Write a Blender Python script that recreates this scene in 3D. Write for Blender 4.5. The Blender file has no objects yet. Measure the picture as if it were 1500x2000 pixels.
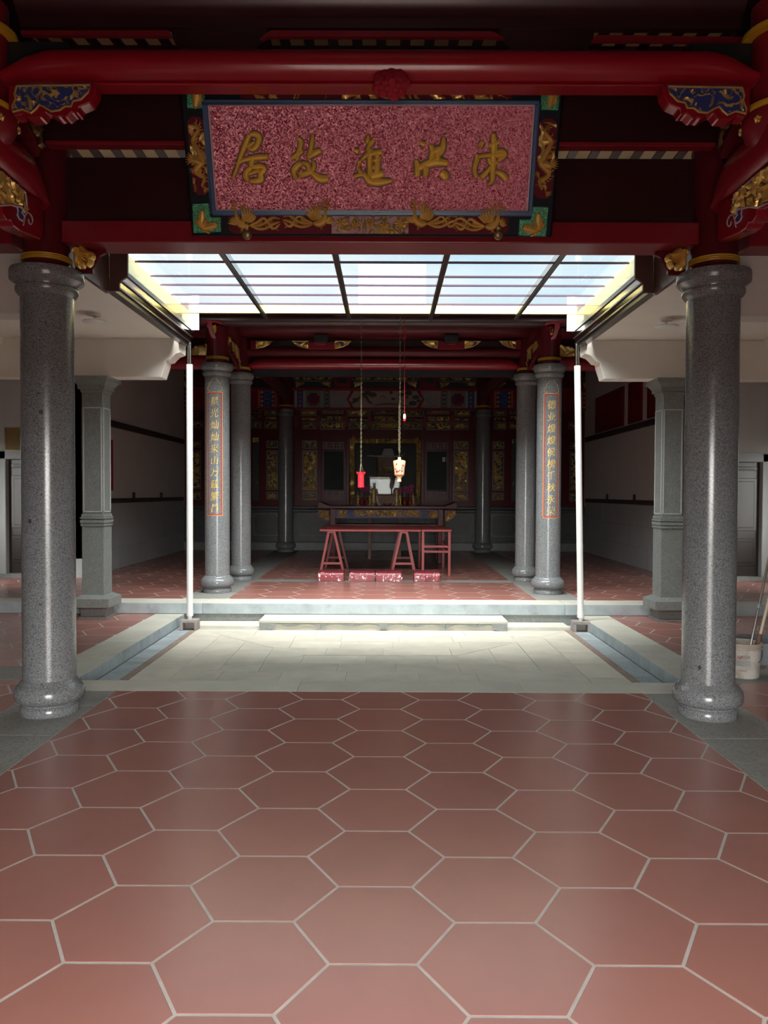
import bpy, bmesh, math, random
from mathutils import Vector, Matrix, noise

# ------------------------------------------------------------------ camera, sky, sun, exposure
SC = bpy.context.scene
COL = SC.collection
FPX, PIT, ROL, YAW = 1520.49, -.0246, .0040, -.0030
CAM = Vector((0, 0, 1.5))
_F = Vector((math.sin(YAW)*math.cos(PIT), math.cos(YAW)*math.cos(PIT), math.sin(PIT)))
_r = Vector((math.cos(YAW), -math.sin(YAW), 0)); _u = _r.cross(_F)
_A = _r*math.cos(ROL) + _u*math.sin(ROL); _B = -_r*math.sin(ROL) + _u*math.cos(ROL)
cd = bpy.data.cameras.new('camera'); cam = bpy.data.objects.new('camera', cd); COL.objects.link(cam)
cd.sensor_fit = 'HORIZONTAL'; cd.sensor_width = 36; cd.lens = FPX*36/1500; cd.clip_start = .05; cd.clip_end = 600
cam.matrix_world = Matrix(((_A.x, _B.x, -_F.x, CAM.x), (_A.y, _B.y, -_F.y, CAM.y), (_A.z, _B.z, -_F.z, CAM.z), (0, 0, 0, 1)))
SC.camera = cam
SC.view_settings.view_transform = 'Standard'; SC.view_settings.look = 'None'
SC.view_settings.gamma = 1; SC.view_settings.use_curve_mapping = False
SC.view_settings.exposure = 1.5
SKY_STRENGTH = 0.30
SUN_STRENGTH = 17

w = bpy.data.worlds.new('overcast_sky'); SC.world = w; w.use_nodes = True
nt = w.node_tree; nt.nodes.clear()
def wn(t, **k):
    n = nt.nodes.new(t)
    for a, b in k.items(): setattr(n, a, b)
    return n
tc = wn('ShaderNodeTexCoord'); mp = wn('ShaderNodeMapping'); mp.inputs['Scale'].default_value = (1, 1, 2.6)
nz = wn('ShaderNodeTexNoise'); nz.inputs['Scale'].default_value = 3.2; nz.inputs['Detail'].default_value = 6; nz.inputs['Roughness'].default_value = .55
cr = wn('ShaderNodeValToRGB'); cr.color_ramp.elements[0].position = .40; cr.color_ramp.elements[0].color = (.66, .86, .98, 1)
cr.color_ramp.elements[1].position = .60; cr.color_ramp.elements[1].color = (1, 1, 1, 1)
sx = wn('ShaderNodeSeparateXYZ'); mr = wn('ShaderNodeMapRange'); mr.inputs['From Min'].default_value = 0; mr.inputs['From Max'].default_value = 1
mr.inputs['To Min'].default_value = .9; mr.inputs['To Max'].default_value = 3.0      # an overcast sky is about three times brighter overhead
ml = wn('ShaderNodeVectorMath', operation='SCALE'); bg = wn('ShaderNodeBackground'); bg.inputs['Strength'].default_value = SKY_STRENGTH
ow = wn('ShaderNodeOutputWorld'); L = nt.links.new
L(tc.outputs['Generated'], mp.inputs['Vector']); L(mp.outputs[0], nz.inputs['Vector']); L(nz.outputs['Fac'], cr.inputs[0])
L(tc.outputs['Generated'], sx.inputs[0]); L(sx.outputs['Z'], mr.inputs['Value'])
L(cr.outputs[0], ml.inputs[0]); L(mr.outputs[0], ml.inputs['Scale']); L(ml.outputs[0], bg.inputs['Color']); L(bg.outputs[0], ow.inputs[0])

sd = bpy.data.lights.new('veiled_sun', 'SUN'); sd.energy = SUN_STRENGTH; sd.angle = math.radians(92); sd.color = (1, .97, .92)
so = bpy.data.objects.new('veiled_sun', sd); COL.objects.link(so); so.location = (0, 0, 30)
so.rotation_euler = (math.radians(50), 0, 0)     # high behind the camera: it reaches into the raised hall and lights the forecourt

cy = SC.cycles
cy.max_bounces = 10; cy.diffuse_bounces = 6; cy.glossy_bounces = 4; cy.transmission_bounces = 6; cy.transparent_max_bounces = 12
cy.sample_clamp_indirect = 6; cy.caustics_reflective = False; cy.caustics_refractive = False; cy.blur_glossy = 1.0
cy.use_denoising = True

# ------------------------------------------------------------------ pixel -> place helpers (a pixel gives a direction, a plane gives the distance)
def ray(x, y): return _F + _A*((x-750)/FPX) + _B*((1000-y)/FPX)
def P(x, y, Y): d = ray(x, y); return CAM + d*(Y/d.y)
def PZ(x, y, z): d = ray(x, y); return CAM + d*((z-CAM.z)/d.z)
def PX(x, y, X): d = ray(x, y); return CAM + d*(X/d.x)

class Frame:
    """A plane with axes u, v and outward normal n; gives points p(u, v, height)."""
    def __init__(s, o, u, v): s.o = Vector(o); s.u = Vector(u).normalized(); s.v = Vector(v).normalized(); s.n = s.u.cross(s.v)
    def p(s, a, b, c=0): return s.o + s.u*a + s.v*b + s.n*c
    def px(s, x, y):
        d = ray(x, y); t = (s.o-CAM).dot(s.n)/d.dot(s.n); q = CAM + d*t - s.o
        return (q.dot(s.u), q.dot(s.v))
def wallframe(Y, x=0, z=0): return Frame((x, Y, z), (1, 0, 0), (0, 0, 1))     # faces the camera side (-Y)

WLOC = {}
def link(o): COL.objects.link(o); return o
def empty(name, loc, label=None, cat=None, group=None, parent=None):
    o = bpy.data.objects.new(name, None); o.empty_display_size = .1; link(o)
    loc = Vector(loc); WLOC[o] = loc
    if parent: o.parent = parent; o.location = loc - WLOC[parent]
    else: o.location = loc
    return tag(o, label, cat, group)
def tag(o, label=None, cat=None, group=None, kind=None):
    if label: o['label'] = label
    if cat: o['category'] = cat
    if group: o['group'] = group
    if kind: o['kind'] = kind
    return o
def struct(o): o['kind'] = 'structure'; return o

class MB:
    def __init__(s): s.v = []; s.f = []; s.sm = []; s.mi = []
    def add(s, vs, fs, smooth=False, m=0):
        b = len(s.v); s.v += [Vector(q) for q in vs]
        for f in fs: s.f.append([b+i for i in f]); s.sm.append(smooth); s.mi.append(m)
        return s
    def box(s, x0, x1, y0, y1, z0, z1, m=0):
        vs = [(x, y, z) for z in (z0, z1) for y in (y0, y1) for x in (x0, x1)]
        return s.add(vs, [(0, 2, 3, 1), (4, 5, 7, 6), (0, 1, 5, 4), (2, 6, 7, 3), (0, 4, 6, 2), (1, 3, 7, 5)], m=m)
    def prism(s, poly, fr, c0, c1, m=0):
        """poly in (u, v) of frame fr, from height c0 to c1 along the normal"""
        a = sum(poly[i][0]*poly[(i+1) % len(poly)][1]-poly[(i+1) % len(poly)][0]*poly[i][1] for i in range(len(poly)))
        if a < 0: poly = poly[::-1]
        n = len(poly); vs = [fr.p(a, b, c0) for a, b in poly] + [fr.p(a, b, c1) for a, b in poly]
        fs = [list(range(n))[::-1], list(range(n, 2*n))] + [(i, (i+1) % n, n+(i+1) % n, n+i) for i in range(n)]
        return s.add(vs, fs, m=m)
    def lathe(s, cx, cy, prof, n=48, z0=0, caps=True):
        vs = []; fs = []; k = len(prof)
        for r, z in prof:
            for i in range(n): t = 2*math.pi*i/n; vs.append((cx+r*math.cos(t), cy+r*math.sin(t), z0+z))
        for j in range(k-1):
            for i in range(n): fs.append((j*n+i, j*n+(i+1) % n, (j+1)*n+(i+1) % n, (j+1)*n+i))
        s.add(vs, fs, True)
        if caps:
            s.add(vs[:n], [list(range(n))[::-1]]); s.add(vs[-n:], [list(range(n))])
        return s
    def tube(s, pts, rad, n=8, smooth=True, squash=None):
        pts = [Vector(q) for q in pts]; k = len(pts)
        if not hasattr(rad, '__len__'): rad = [rad]*k
        vs = []; fs = []; ref = None
        for i, q in enumerate(pts):
            t = (pts[min(i+1, k-1)]-pts[max(i-1, 0)]).normalized()
            if ref is None: ref = t.orthogonal().normalized()
            else: ref = (ref - t*ref.dot(t)).normalized()
            b = t.cross(ref)
            for j in range(n):
                a = 2*math.pi*j/n; vs.append(q + (ref*math.cos(a)+b*math.sin(a))*rad[i])
        for i in range(k-1):
            for j in range(n): fs.append((i*n+j, i*n+(j+1) % n, (i+1)*n+(j+1) % n, (i+1)*n+j))
        fs.append(list(range(n))[::-1]); fs.append(list(range((k-1)*n, k*n)))
        return s.add(vs, fs, smooth)
    def stroke(s, pts, wid, fr, h, c=0, sub=4, prof=((-1, 0), (-.6, .75), (0, 1), (.6, .75), (1, 0))):
        """a brush stroke: a raised ridge along a 2-D line with its own width at every point"""
        q = smooth2(pts, wid, sub); n = len(q); vs = []; fs = []; k = len(prof)
        for i, (a, b, w_) in enumerate(q):
            a0, b0, _ = q[max(i-1, 0)]; a1, b1, _ = q[min(i+1, n-1)]
            dx, dy = a1-a0, b1-b0; l = math.hypot(dx, dy) or 1e-9; nx, ny = -dy/l, dx/l
            e = 1 if 0 < i < n-1 else .35
            for t, hh in prof: vs.append(fr.p(a+nx*t*w_*.5*e, b+ny*t*w_*.5*e, c+h*hh*(1 if e == 1 else .3)))
        for i in range(n-1):
            for j in range(k-1): fs.append((i*k+j, i*k+j+1, (i+1)*k+j+1, (i+1)*k+j))
        return s.add(vs, fs, True)
    def build(s, name, mat, parent=None, origin=None, bevel=0, seg=1, sharp=35, loc=None):
        me = bpy.data.meshes.new(name)
        if origin is None:
            xs = [q.x for q in s.v]; ys = [q.y for q in s.v]; zs = [q.z for q in s.v]
            origin = Vector(((min(xs)+max(xs))/2, (min(ys)+max(ys))/2, min(zs)))
        origin = Vector(origin)
        me.from_pydata([q-origin for q in s.v], [], s.f)
        me.polygons.foreach_set('use_smooth', s.sm)
        mats = mat if isinstance(mat, (list, tuple)) else [mat]
        for m in mats: me.materials.append(m)
        if len(mats) > 1: me.polygons.foreach_set('material_index', s.mi)
        bm = bmesh.new(); bm.from_mesh(me)
        bmesh.ops.recalc_face_normals(bm, faces=bm.faces)
        if bevel:
            bmesh.ops.remove_doubles(bm, verts=bm.verts, dist=1e-5)
            es = [e for e in bm.edges if e.is_manifold and e.calc_face_angle(0) > .5]
            bmesh.ops.bevel(bm, geom=es, offset=bevel, segments=seg, profile=.5, affect='EDGES', clamp_overlap=True)
        bm.to_mesh(me); bm.free()
        if any(s.sm):
            try: me.set_sharp_from_angle(angle=math.radians(sharp))
            except Exception: pass
        me.update()
        o = bpy.data.objects.new(name, me); link(o)
        WLOC[o] = origin
        if parent: o.parent = parent; o.location = origin - WLOC[parent]
        else: o.location = origin
        return o

def smooth2(pts, wid, sub):
    """Catmull-Rom through 2-D points with widths"""
    q = [(p[0], p[1], w_) for p, w_ in zip(pts, wid)]
    if len(q) < 3 or sub <= 1:
        out = []
        for i in range(len(q)-1):
            for k in range(sub): t = k/sub; out.append(tuple(q[i][j]*(1-t)+q[i+1][j]*t for j in range(3)))
        return out+[q[-1]]
    out = []
    for i in range(len(q)-1):
        p0, p1, p2, p3 = q[max(i-1, 0)], q[i], q[i+1], q[min(i+2, len(q)-1)]
        for k in range(sub):
            t = k/sub
            out.append(tuple(.5*((2*p1[j])+(-p0[j]+p2[j])*t+(2*p0[j]-5*p1[j]+4*p2[j]-p3[j])*t*t+(-p0[j]+3*p1[j]-3*p2[j]+p3[j])*t**3) for j in range(3)))
    return out+[q[-1]]

def curve3(pts, sub=6):
    out = []; q = [Vector(p) for p in pts]
    for i in range(len(q)-1):
        p0, p1, p2, p3 = q[max(i-1, 0)], q[i], q[i+1], q[min(i+2, len(q)-1)]
        for k in range(sub):
            t = k/sub; out.append(.5*((2*p1)+(-p0+p2)*t+(2*p0-5*p1+4*p2-p3)*t*t+(-p0+3*p1-3*p2+p3)*t**3))
    return out+[q[-1]]

def copy_obj(o, loc, parent=None, name=None):
    c = o.copy(); link(c); loc = Vector(loc); WLOC[c] = loc
    c.parent = parent; c.location = loc - (WLOC[parent] if parent else Vector())
    return c
def copy_tree(o, loc, label=None, group=None):
    """a thing, its parts and sub-parts, moved so that its base stands at loc"""
    d = Vector(loc) - WLOC[o]
    r = copy_obj(o, loc)
    if label: r['label'] = label
    if group: r['group'] = group
    for ch in list(o.children):
        c = copy_obj(ch, WLOC[ch]+d, r)
        for g in list(ch.children): copy_obj(g, WLOC[g]+d, c)
    return r

def inpoly(x, y, poly):
    c = False; j = len(poly)-1
    for i in range(len(poly)):
        xi, yi = poly[i]; xj, yj = poly[j]
        if (yi > y) != (yj > y) and x < (xj-xi)*(y-yi)/(yj-yi)+xi: c = not c
        j = i
    return c
def clip(poly, x0, x1, y0, y1):
    def cut(pl, inside, inter):
        out = []
        for i in range(len(pl)):
            a, b = pl[i-1], pl[i]
            if inside(b):
                if not inside(a): out.append(inter(a, b))
                out.append(b)
            elif inside(a): out.append(inter(a, b))
        return out
    def ix(X): return lambda a, b: (X, a[1]+(b[1]-a[1])*(X-a[0])/(b[0]-a[0]))
    def iy(Y): return lambda a, b: (a[0]+(b[0]-a[0])*(Y-a[1])/(b[1]-a[1]), Y)
    for ins, it in ((lambda q: q[0] >= x0, ix(x0)), (lambda q: q[0] <= x1, ix(x1)), (lambda q: q[1] >= y0, iy(y0)), (lambda q: q[1] <= y1, iy(y1))):
        if poly: poly = cut(poly, ins, it)
    return poly
def offset_poly(poly, d):
    """shrink (d>0) a polygon given counter-clockwise or clockwise towards its middle"""
    n = len(poly); a = sum(poly[i][0]*poly[(i+1) % n][1]-poly[(i+1) % n][0]*poly[i][1] for i in range(n))
    sg = 1 if a > 0 else -1; out = []
    for i in range(n):
        p0, p1, p2 = poly[i-1], poly[i], poly[(i+1) % n]
        e1 = (p1[0]-p0[0], p1[1]-p0[1]); e2 = (p2[0]-p1[0], p2[1]-p1[1])
        l1 = math.hypot(*e1) or 1e-9; l2 = math.hypot(*e2) or 1e-9
        n1 = (-e1[1]/l1*sg, e1[0]/l1*sg); n2 = (-e2[1]/l2*sg, e2[0]/l2*sg)
        bx, by = n1[0]+n2[0], n1[1]+n2[1]; bl = math.hypot(bx, by) or 1e-9
        k = d/max(.35, (bx/bl*n1[0]+by/bl*n1[1]))
        out.append((p1[0]+bx/bl*k, p1[1]+by/bl*k))
    return out

def carve(mb, fr, poly, cell, amp, seed, scale, c=0, swirl=1.0, cut=.36):
    """gilded openwork: scrolls and lumps rising out of the board behind, cut to an outline"""
    us = [q[0] for q in poly]; vs_ = [q[1] for q in poly]; u0, u1, v0, v1 = min(us), max(us), min(vs_), max(vs_)
    nu = max(3, int((u1-u0)/cell)); nv = max(3, int((v1-v0)/cell)); vs = []; idx = {}; fs = []
    for j in range(nv+1):
        for i in range(nu+1):
            a = u0+(u1-u0)*i/nu; b = v0+(v1-v0)*j/nv
            q = Vector((a*scale+seed*7.3, b*scale+seed*3.1, seed*1.7))
            wv = Vector((noise.noise(q*.8), noise.noise(q*.8+Vector((5, 9, 2))), 0))*1.3*swirl
            r = 1-abs(noise.noise(q+wv))*2.6
            l = noise.noise(q*1.9+wv)*.5+.5
            h = max(0, min(1, .62*r+.55*l))
            vs.append(fr.p(a, b, c+amp*(h-cut)/(1-cut)))
            idx[(i, j)] = len(vs)-1
    for j in range(nv):
        for i in range(nu):
            a = u0+(u1-u0)*(i+.5)/nu; b = v0+(v1-v0)*(j+.5)/nv
            if inpoly(a, b, poly): fs.append((idx[(i, j)], idx[(i+1, j)], idx[(i+1, j+1)], idx[(i, j+1)]))
    used = sorted({k for f in fs for k in f}); re = {k: n for n, k in enumerate(used)}
    return mb.add([vs[k] for k in used], [[re[k] for k in f] for f in fs], True)
def rect(x0, y0, x1, y1): return [(x0, y0), (x1, y0), (x1, y1), (x0, y1)]
# ------------------------------------------------------------------ materials
def M(name, col, rough=.5, metal=0, var=0, scale=6, col2=None, speck=None, bump=0, bscale=40, coat=0, spec=None, detail=4, rvar=0, speck2=None, blot=None):
    """Principled material; var/col2 = slow colour change, speck = (colour, scale, threshold) grains, blot = (colour, scale, lo, hi) stains"""
    m = bpy.data.materials.new(name); m.use_nodes = True; t = m.node_tree; ns = t.nodes; b = ns['Principled BSDF']; K = t.links.new
    b.inputs['Roughness'].default_value = rough; b.inputs['Metallic'].default_value = metal
    if spec is not None: b.inputs['Specular IOR Level'].default_value = spec
    if coat: b.inputs['Coat Weight'].default_value = coat; b.inputs['Coat Roughness'].default_value = .08
    c4 = (*col, 1)
    b.inputs['Base Color'].default_value = c4; m.diffuse_color = c4
    if not (var or col2 or speck or bump or blot or rvar): return m
    tc = ns.new('ShaderNodeTexCoord'); oi = ns.new('ShaderNodeObjectInfo'); ad = ns.new('ShaderNodeVectorMath'); ad.operation = 'ADD'
    sc_ = ns.new('ShaderNodeVectorMath'); sc_.operation = 'SCALE'; sc_.inputs[0].default_value = (37, 53, 71)
    K(oi.outputs['Random'], sc_.inputs['Scale']); K(tc.outputs['Object'], ad.inputs[0]); K(sc_.outputs[0], ad.inputs[1]); vec = ad.outputs[0]
    def nz(s, d=4, r=.6):
        n = ns.new('ShaderNodeTexNoise'); n.inputs['Scale'].default_value = s; n.inputs['Detail'].default_value = d; n.inputs['Roughness'].default_value = r
        K(vec, n.inputs['Vector']); return n.outputs['Fac']
    def mix(f, a, bb):
        n = ns.new('ShaderNodeMix'); n.data_type = 'RGBA'; K(f, n.inputs['Factor'])
        for i, q in ((6, a), (7, bb)):
            if isinstance(q, tuple): n.inputs[i].default_value = (*q[:3], 1)
            else: K(q, n.inputs[i])
        return n.outputs[2]
    def ramp(f, lo, hi):
        n = ns.new('ShaderNodeMapRange'); n.inputs['From Min'].default_value = lo; n.inputs['From Max'].default_value = hi; K(f, n.inputs['Value']); return n.outputs[0]
    cur = col
    if var or col2:
        c2 = col2 or tuple(max(0, min(1, q*(1+var))) for q in col); c1 = col if col2 else tuple(q*(1-var) for q in col)
        cur = mix(ramp(nz(scale, detail), .32, .68), c1, c2)
        if var and not metal:
            rr = ns.new('ShaderNodeMapRange'); rr.inputs['To Min'].default_value = 1-var*.7; rr.inputs['To Max'].default_value = 1+var*.7; K(oi.outputs['Random'], rr.inputs['Value'])
            hv = ns.new('ShaderNodeHueSaturation'); K(rr.outputs[0], hv.inputs['Value']); K(cur, hv.inputs['Color']); cur = hv.outputs[0]
    for sp in (speck, speck2):
        if sp:
            vo = ns.new('ShaderNodeTexVoronoi'); vo.inputs['Scale'].default_value = sp[1]; K(vec, vo.inputs['Vector'])
            sv = ns.new('ShaderNodeSeparateColor'); K(vo.outputs['Color'], sv.inputs[0])
            cur = mix(ramp(sv.outputs[0], sp[2], sp[2]+.12), cur, sp[0])
    if blot: cur = mix(ramp(nz(blot[1], 5), blot[2], blot[3]), cur, blot[0])
    if not isinstance(cur, tuple): K(cur, b.inputs['Base Color'])
    if rvar:
        n = ns.new('ShaderNodeMapRange'); n.inputs['From Min'].default_value = .3; n.inputs['From Max'].default_value = .7
        n.inputs['To Min'].default_value = max(.03, rough-rvar); n.inputs['To Max'].default_value = min(1, rough+rvar); K(nz(scale*1.3+1, 5), n.inputs['Value']); K(n.outputs[0], b.inputs['Roughness'])
    if bump:
        bp = ns.new('ShaderNodeBump'); bp.inputs['Strength'].default_value = bump; bp.inputs['Distance'].default_value = .01; K(nz(bscale, 5), bp.inputs['Height']); K(bp.outputs[0], b.inputs['Normal'])
    return m

GRAN = M('polished_grey_granite', (.182, .196, .206), .2, speck=((.09, .09, .095), 210, .70), speck2=((.29, .305, .315), 260, .78), var=.08, scale=7, spec=.5)
GRAN2 = M('honed_grey_granite', (.215, .232, .225), .45, speck=((.15, .16, .155), 230, .75), speck2=((.38, .40, .39), 260, .80), var=.10, scale=9)
GRAND = M('dark_honed_granite', (.085, .092, .098), .45, speck=((.04, .04, .04), 90, .75), var=.1, scale=6)
LINE = M('pale_chiselled_edge', (.55, .56, .54), .6)
PALE = M('pale_court_stone', (.53, .52, .45), .75, var=.08, scale=3, blot=((.47, .46, .40), 2.2, .55, .8), bump=.12, bscale=60)
PALE2 = M('pale_paving_stone', (.57, .54, .455), .75, var=.09, scale=4, blot=((.63, .575, .485), 3.0, .5, .75), bump=.15, bscale=50)
PINK = M('brown_granite_strip', (.33, .25, .21), .7, var=.1, speck=((.2, .15, .13), 120, .7))
BLUST = M('bluish_cut_stone', (.36, .41, .43), .7, var=.14, scale=5, blot=((.22, .25, .26), 4, .55, .75), bump=.2, bscale=45)
STRIP = M('grey_floor_stone', (.30, .30, .28), .55, var=.12, scale=3, speck=((.18, .18, .17), 120, .78), blot=((.20, .19, .18), 1.6, .52, .75))
TERRA = M('terracotta_tile', (.345, .15, .125), .27, var=.06, scale=2.2, blot=((.375, .16, .13), 1.7, .40, .85), bump=.02, bscale=25, spec=.75)
GROUT = M('pale_grout', (.44, .405, .38), .9, var=.1, scale=14)
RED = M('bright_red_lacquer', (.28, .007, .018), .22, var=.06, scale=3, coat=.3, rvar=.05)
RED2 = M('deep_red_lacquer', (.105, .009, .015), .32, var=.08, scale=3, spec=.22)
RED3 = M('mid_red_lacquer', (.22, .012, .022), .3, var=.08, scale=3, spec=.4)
DARK = M('dark_maroon_wood', (.034, .0085, .011), .35, var=.12, scale=3, coat=.1)
BLACK = M('black_paint', (.012, .013, .017), .45)
BROWN = M('brown_stained_board', (.115, .060, .055), .3, var=.12, scale=2.5)
GOLD = M('gilding', (.80, .53, .14), .34, metal=.45, var=.14, scale=12)
GOLDD = M('aged_gilding', (.58, .40, .13), .42, metal=.4, var=.2, scale=10)
BRONZE = M('bronze_paint', (.27, .19, .09), .4, metal=.6, var=.2)
YEL = M('yellow_gold_paint', (.62, .36, .03), .4, var=.08)
CREAM = M('cream_plaster', (.60, .47, .28), .8, var=.06, scale=4)
WHITE = M('white_plaster', (.82, .765, .71), .85, var=.03, scale=1.5)
WALLP = M('off_white_wall', (.64, .61, .585), .85, var=.04, scale=1.2)
DADO = M('grey_wall_tile', (.42, .435, .44), .5, var=.05, scale=2)
DTRIM = M('dark_wall_trim', (.05, .042, .042), .5)
PVC = M('white_pvc', (.82, .82, .80), .35)
STEEL = M('brushed_steel', (.50, .49, .46), .16, metal=1.0, var=.08, scale=3)
STEELD = M('dark_steel', (.16, .155, .15), .3, metal=.8)
NAVY = M('navy_frame_paint', (.007, .009, .014), .5, spec=.12)
PMAR = M('plaque_maroon_ground', (.12, .008, .018), .6, spec=.15)
LEAFG = M('bright_gold_leaf', (.86, .58, .10), .42, metal=.2, var=.10, scale=14)
BLUE = M('blue_bead_paint', (.045, .095, .22), .3)
PINKW = M('pale_pink_line', (.55, .42, .47), .5)
DBLUE = M('cobalt_paint', (.03, .045, .20), .5)
MBLUE = M('fret_blue_paint', (.10, .22, .38), .6)
GREENP = M('sage_green_paint', (.16, .27, .20), .6)
TEALP = M('pale_teal_paint', (.25, .38, .36), .6)
ORANGEP = M('orange_paint', (.50, .13, .035), .5)
LILAC = M('dusky_pink_paint', (.42, .26, .30), .6, var=.1)
PAPER = M('aged_painting_ground', (.42, .33, .29), .75, var=.08, scale=3)
INK = M('ink_green_paint', (.06, .09, .08), .7)
INKB = M('ink_brown_paint', (.10, .06, .05), .7)
GREYL = M('grey_gold_edge', (.30, .26, .21), .5, metal=.3)
RTABLE = M('red_painted_wood', (.30, .045, .045), .42, var=.12, scale=3, blot=((.22, .05, .045), 3, .5, .75))
WOOD = M('brown_wood', (.16, .075, .04), .5, var=.2, scale=4)
RCLOTH = M('red_cloth', (.32, .006, .02), .8, bump=.4, bscale=70)
RPLAST = M('red_plastic', (.85, .03, .05), .35)
PORC = M('cream_porcelain', (.80, .58, .34), .3, var=.06)
DOORM = M('dark_bronze_door', (.050, .042, .040), .35, metal=.3)
CONC = M('grey_concrete', (.30, .27, .25), .8, var=.15, scale=12)
BUCK = M('dirty_white_plastic', (.58, .56, .52), .45, blot=((.30, .25, .19), 9, .48, .78))
BUCKR = M('dusty_rim_plastic', (.38, .33, .27), .6, var=.2, scale=14)
GREYP = M('grey_blue_plastic', (.22, .25, .27), .45, var=.1)
PRINTK = M('black_print', (.03, .03, .035), .6)
PRINTG = M('grey_print', (.26, .25, .23), .7)
PRINTR = M('red_print', (.50, .05, .06), .6)
PLEAF = M('plant_leaf', (.05, .11, .04), .5, var=.2)
PFLOW = M('magenta_petal', (.40, .05, .18), .6, var=.2)
VASE = M('glazed_red_vase', (.25, .03, .03), .2)
PAPERW = M('white_paper', (.78, .78, .80), .7)
GREYW = M('grey_shrine_wall', (.16, .165, .16), .8, var=.06)
YFASC = M('yellow_fascia_paint', (.78, .64, .20), .6, var=.06, scale=2)
BRASS = M('dull_brass_chain', (.36, .31, .20), .45, metal=.6)
RIM = M('old_rubber', (.04, .04, .04), .7)
BLDG = M('far_building_render', (.20, .19, .195), .9)
BLDW = M('far_window', (.11, .13, .16), .4)
ASPH = M('grey_forecourt', (.24, .23, .21), .9, var=.06, scale=1)

def glitter():
    m = bpy.data.materials.new('pink_glitter_ground'); m.use_nodes = True; t = m.node_tree; ns = t.nodes; K = t.links.new; b = ns['Principled BSDF']
    tc = ns.new('ShaderNodeTexCoord'); vo = ns.new('ShaderNodeTexVoronoi'); vo.inputs['Scale'].default_value = 150; K(tc.outputs['Object'], vo.inputs['Vector'])
    sp = ns.new('ShaderNodeSeparateColor'); K(vo.outputs['Color'], sp.inputs[0])
    rp = ns.new('ShaderNodeValToRGB'); rp.color_ramp.elements[0].position = .15; rp.color_ramp.elements[0].color = (.40, .04, .095, 1)
    rp.color_ramp.elements[1].position = .85; rp.color_ramp.elements[1].color = (1, .42, .50, 1); K(sp.outputs[0], rp.inputs[0]); K(rp.outputs[0], b.inputs['Base Color'])
    # each flake lies at its own slight angle
    g = ns.new('ShaderNodeNewGeometry'); sb = ns.new('ShaderNodeVectorMath'); sb.operation = 'SUBTRACT'; sb.inputs[1].default_value = (.5, .5, .5); K(vo.outputs['Color'], sb.inputs[0])
    s2 = ns.new('ShaderNodeVectorMath'); s2.operation = 'SCALE'; s2.inputs['Scale'].default_value = .9; K(sb.outputs[0], s2.inputs[0])
    ad = ns.new('ShaderNodeVectorMath'); ad.operation = 'ADD'; K(g.outputs['Normal'], ad.inputs[0]); K(s2.outputs[0], ad.inputs[1])
    nm = ns.new('ShaderNodeVectorMath'); nm.operation = 'NORMALIZE'; K(ad.outputs[0], nm.inputs[0]); K(nm.outputs[0], b.inputs['Normal'])
    b.inputs['Metallic'].default_value = .2; b.inputs['Roughness'].default_value = .4
    return m
GLIT = glitter()
def glitter2():
    m = M('green_glitter', (.01, .16, .07), .4, speck=((.10, .60, .30), 240, .6)); return m
GGLIT = glitter2()
def glass(name, tint, ior=1.5, haze=0, hazecol=(.8, .85, .85), film='ShaderNodeBsdfTranslucent'):
    """thin sheet: lets light straight through, mirrors at grazing angles, a little dust"""
    m = bpy.data.materials.new(name); m.use_nodes = True; t = m.node_tree; ns = t.nodes; ns.clear(); K = t.links.new
    tr = ns.new('ShaderNodeBsdfTransparent'); tr.inputs[0].default_value = (*tint, 1)
    gl = ns.new('ShaderNodeBsdfGlossy'); gl.inputs['Roughness'].default_value = .02
    fr = ns.new('ShaderNodeFresnel'); fr.inputs['IOR'].default_value = ior
    gm = ns.new('ShaderNodeNewGeometry'); iv = ns.new('ShaderNodeMath'); iv.operation = 'SUBTRACT'; iv.inputs[0].default_value = 1; K(gm.outputs['Backfacing'], iv.inputs[1])
    mu = ns.new('ShaderNodeMath'); mu.operation = 'MULTIPLY'; K(fr.outputs[0], mu.inputs[0]); K(iv.outputs[0], mu.inputs[1])      # one sheet, so only the side it is entered by mirrors
    mx = ns.new('ShaderNodeMixShader'); K(mu.outputs[0], mx.inputs[0]); K(tr.outputs[0], mx.inputs[1]); K(gl.outputs[0], mx.inputs[2])
    o = ns.new('ShaderNodeOutputMaterial'); last = mx.outputs[0]
    if haze:
        df = ns.new(film); df.inputs[0].default_value = (*hazecol, 1)
        m2 = ns.new('ShaderNodeMixShader'); m2.inputs[0].default_value = haze; K(last, m2.inputs[1]); K(df.outputs[0], m2.inputs[2]); last = m2.outputs[0]
    K(last, o.inputs[0]); return m
GLASS = glass('dusty_roof_glass', (.95, .975, .98), ior=1.4, haze=.01)
SHEET = glass('yellowed_clear_sheet', (.92, .88, .68), ior=1.2, haze=.10, hazecol=(.85, .80, .50))
WGLASS = glass('dark_window_glass', (.30, .34, .33), ior=1.18, haze=.6, hazecol=(.10, .125, .115), film='ShaderNodeBsdfDiffuse')
CGLASS = glass('case_glass', (.90, .93, .93), ior=1.22)
WRAP = glass('clear_plastic_wrap', (.93, .91, .93), ior=1.6, haze=.05)
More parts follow.
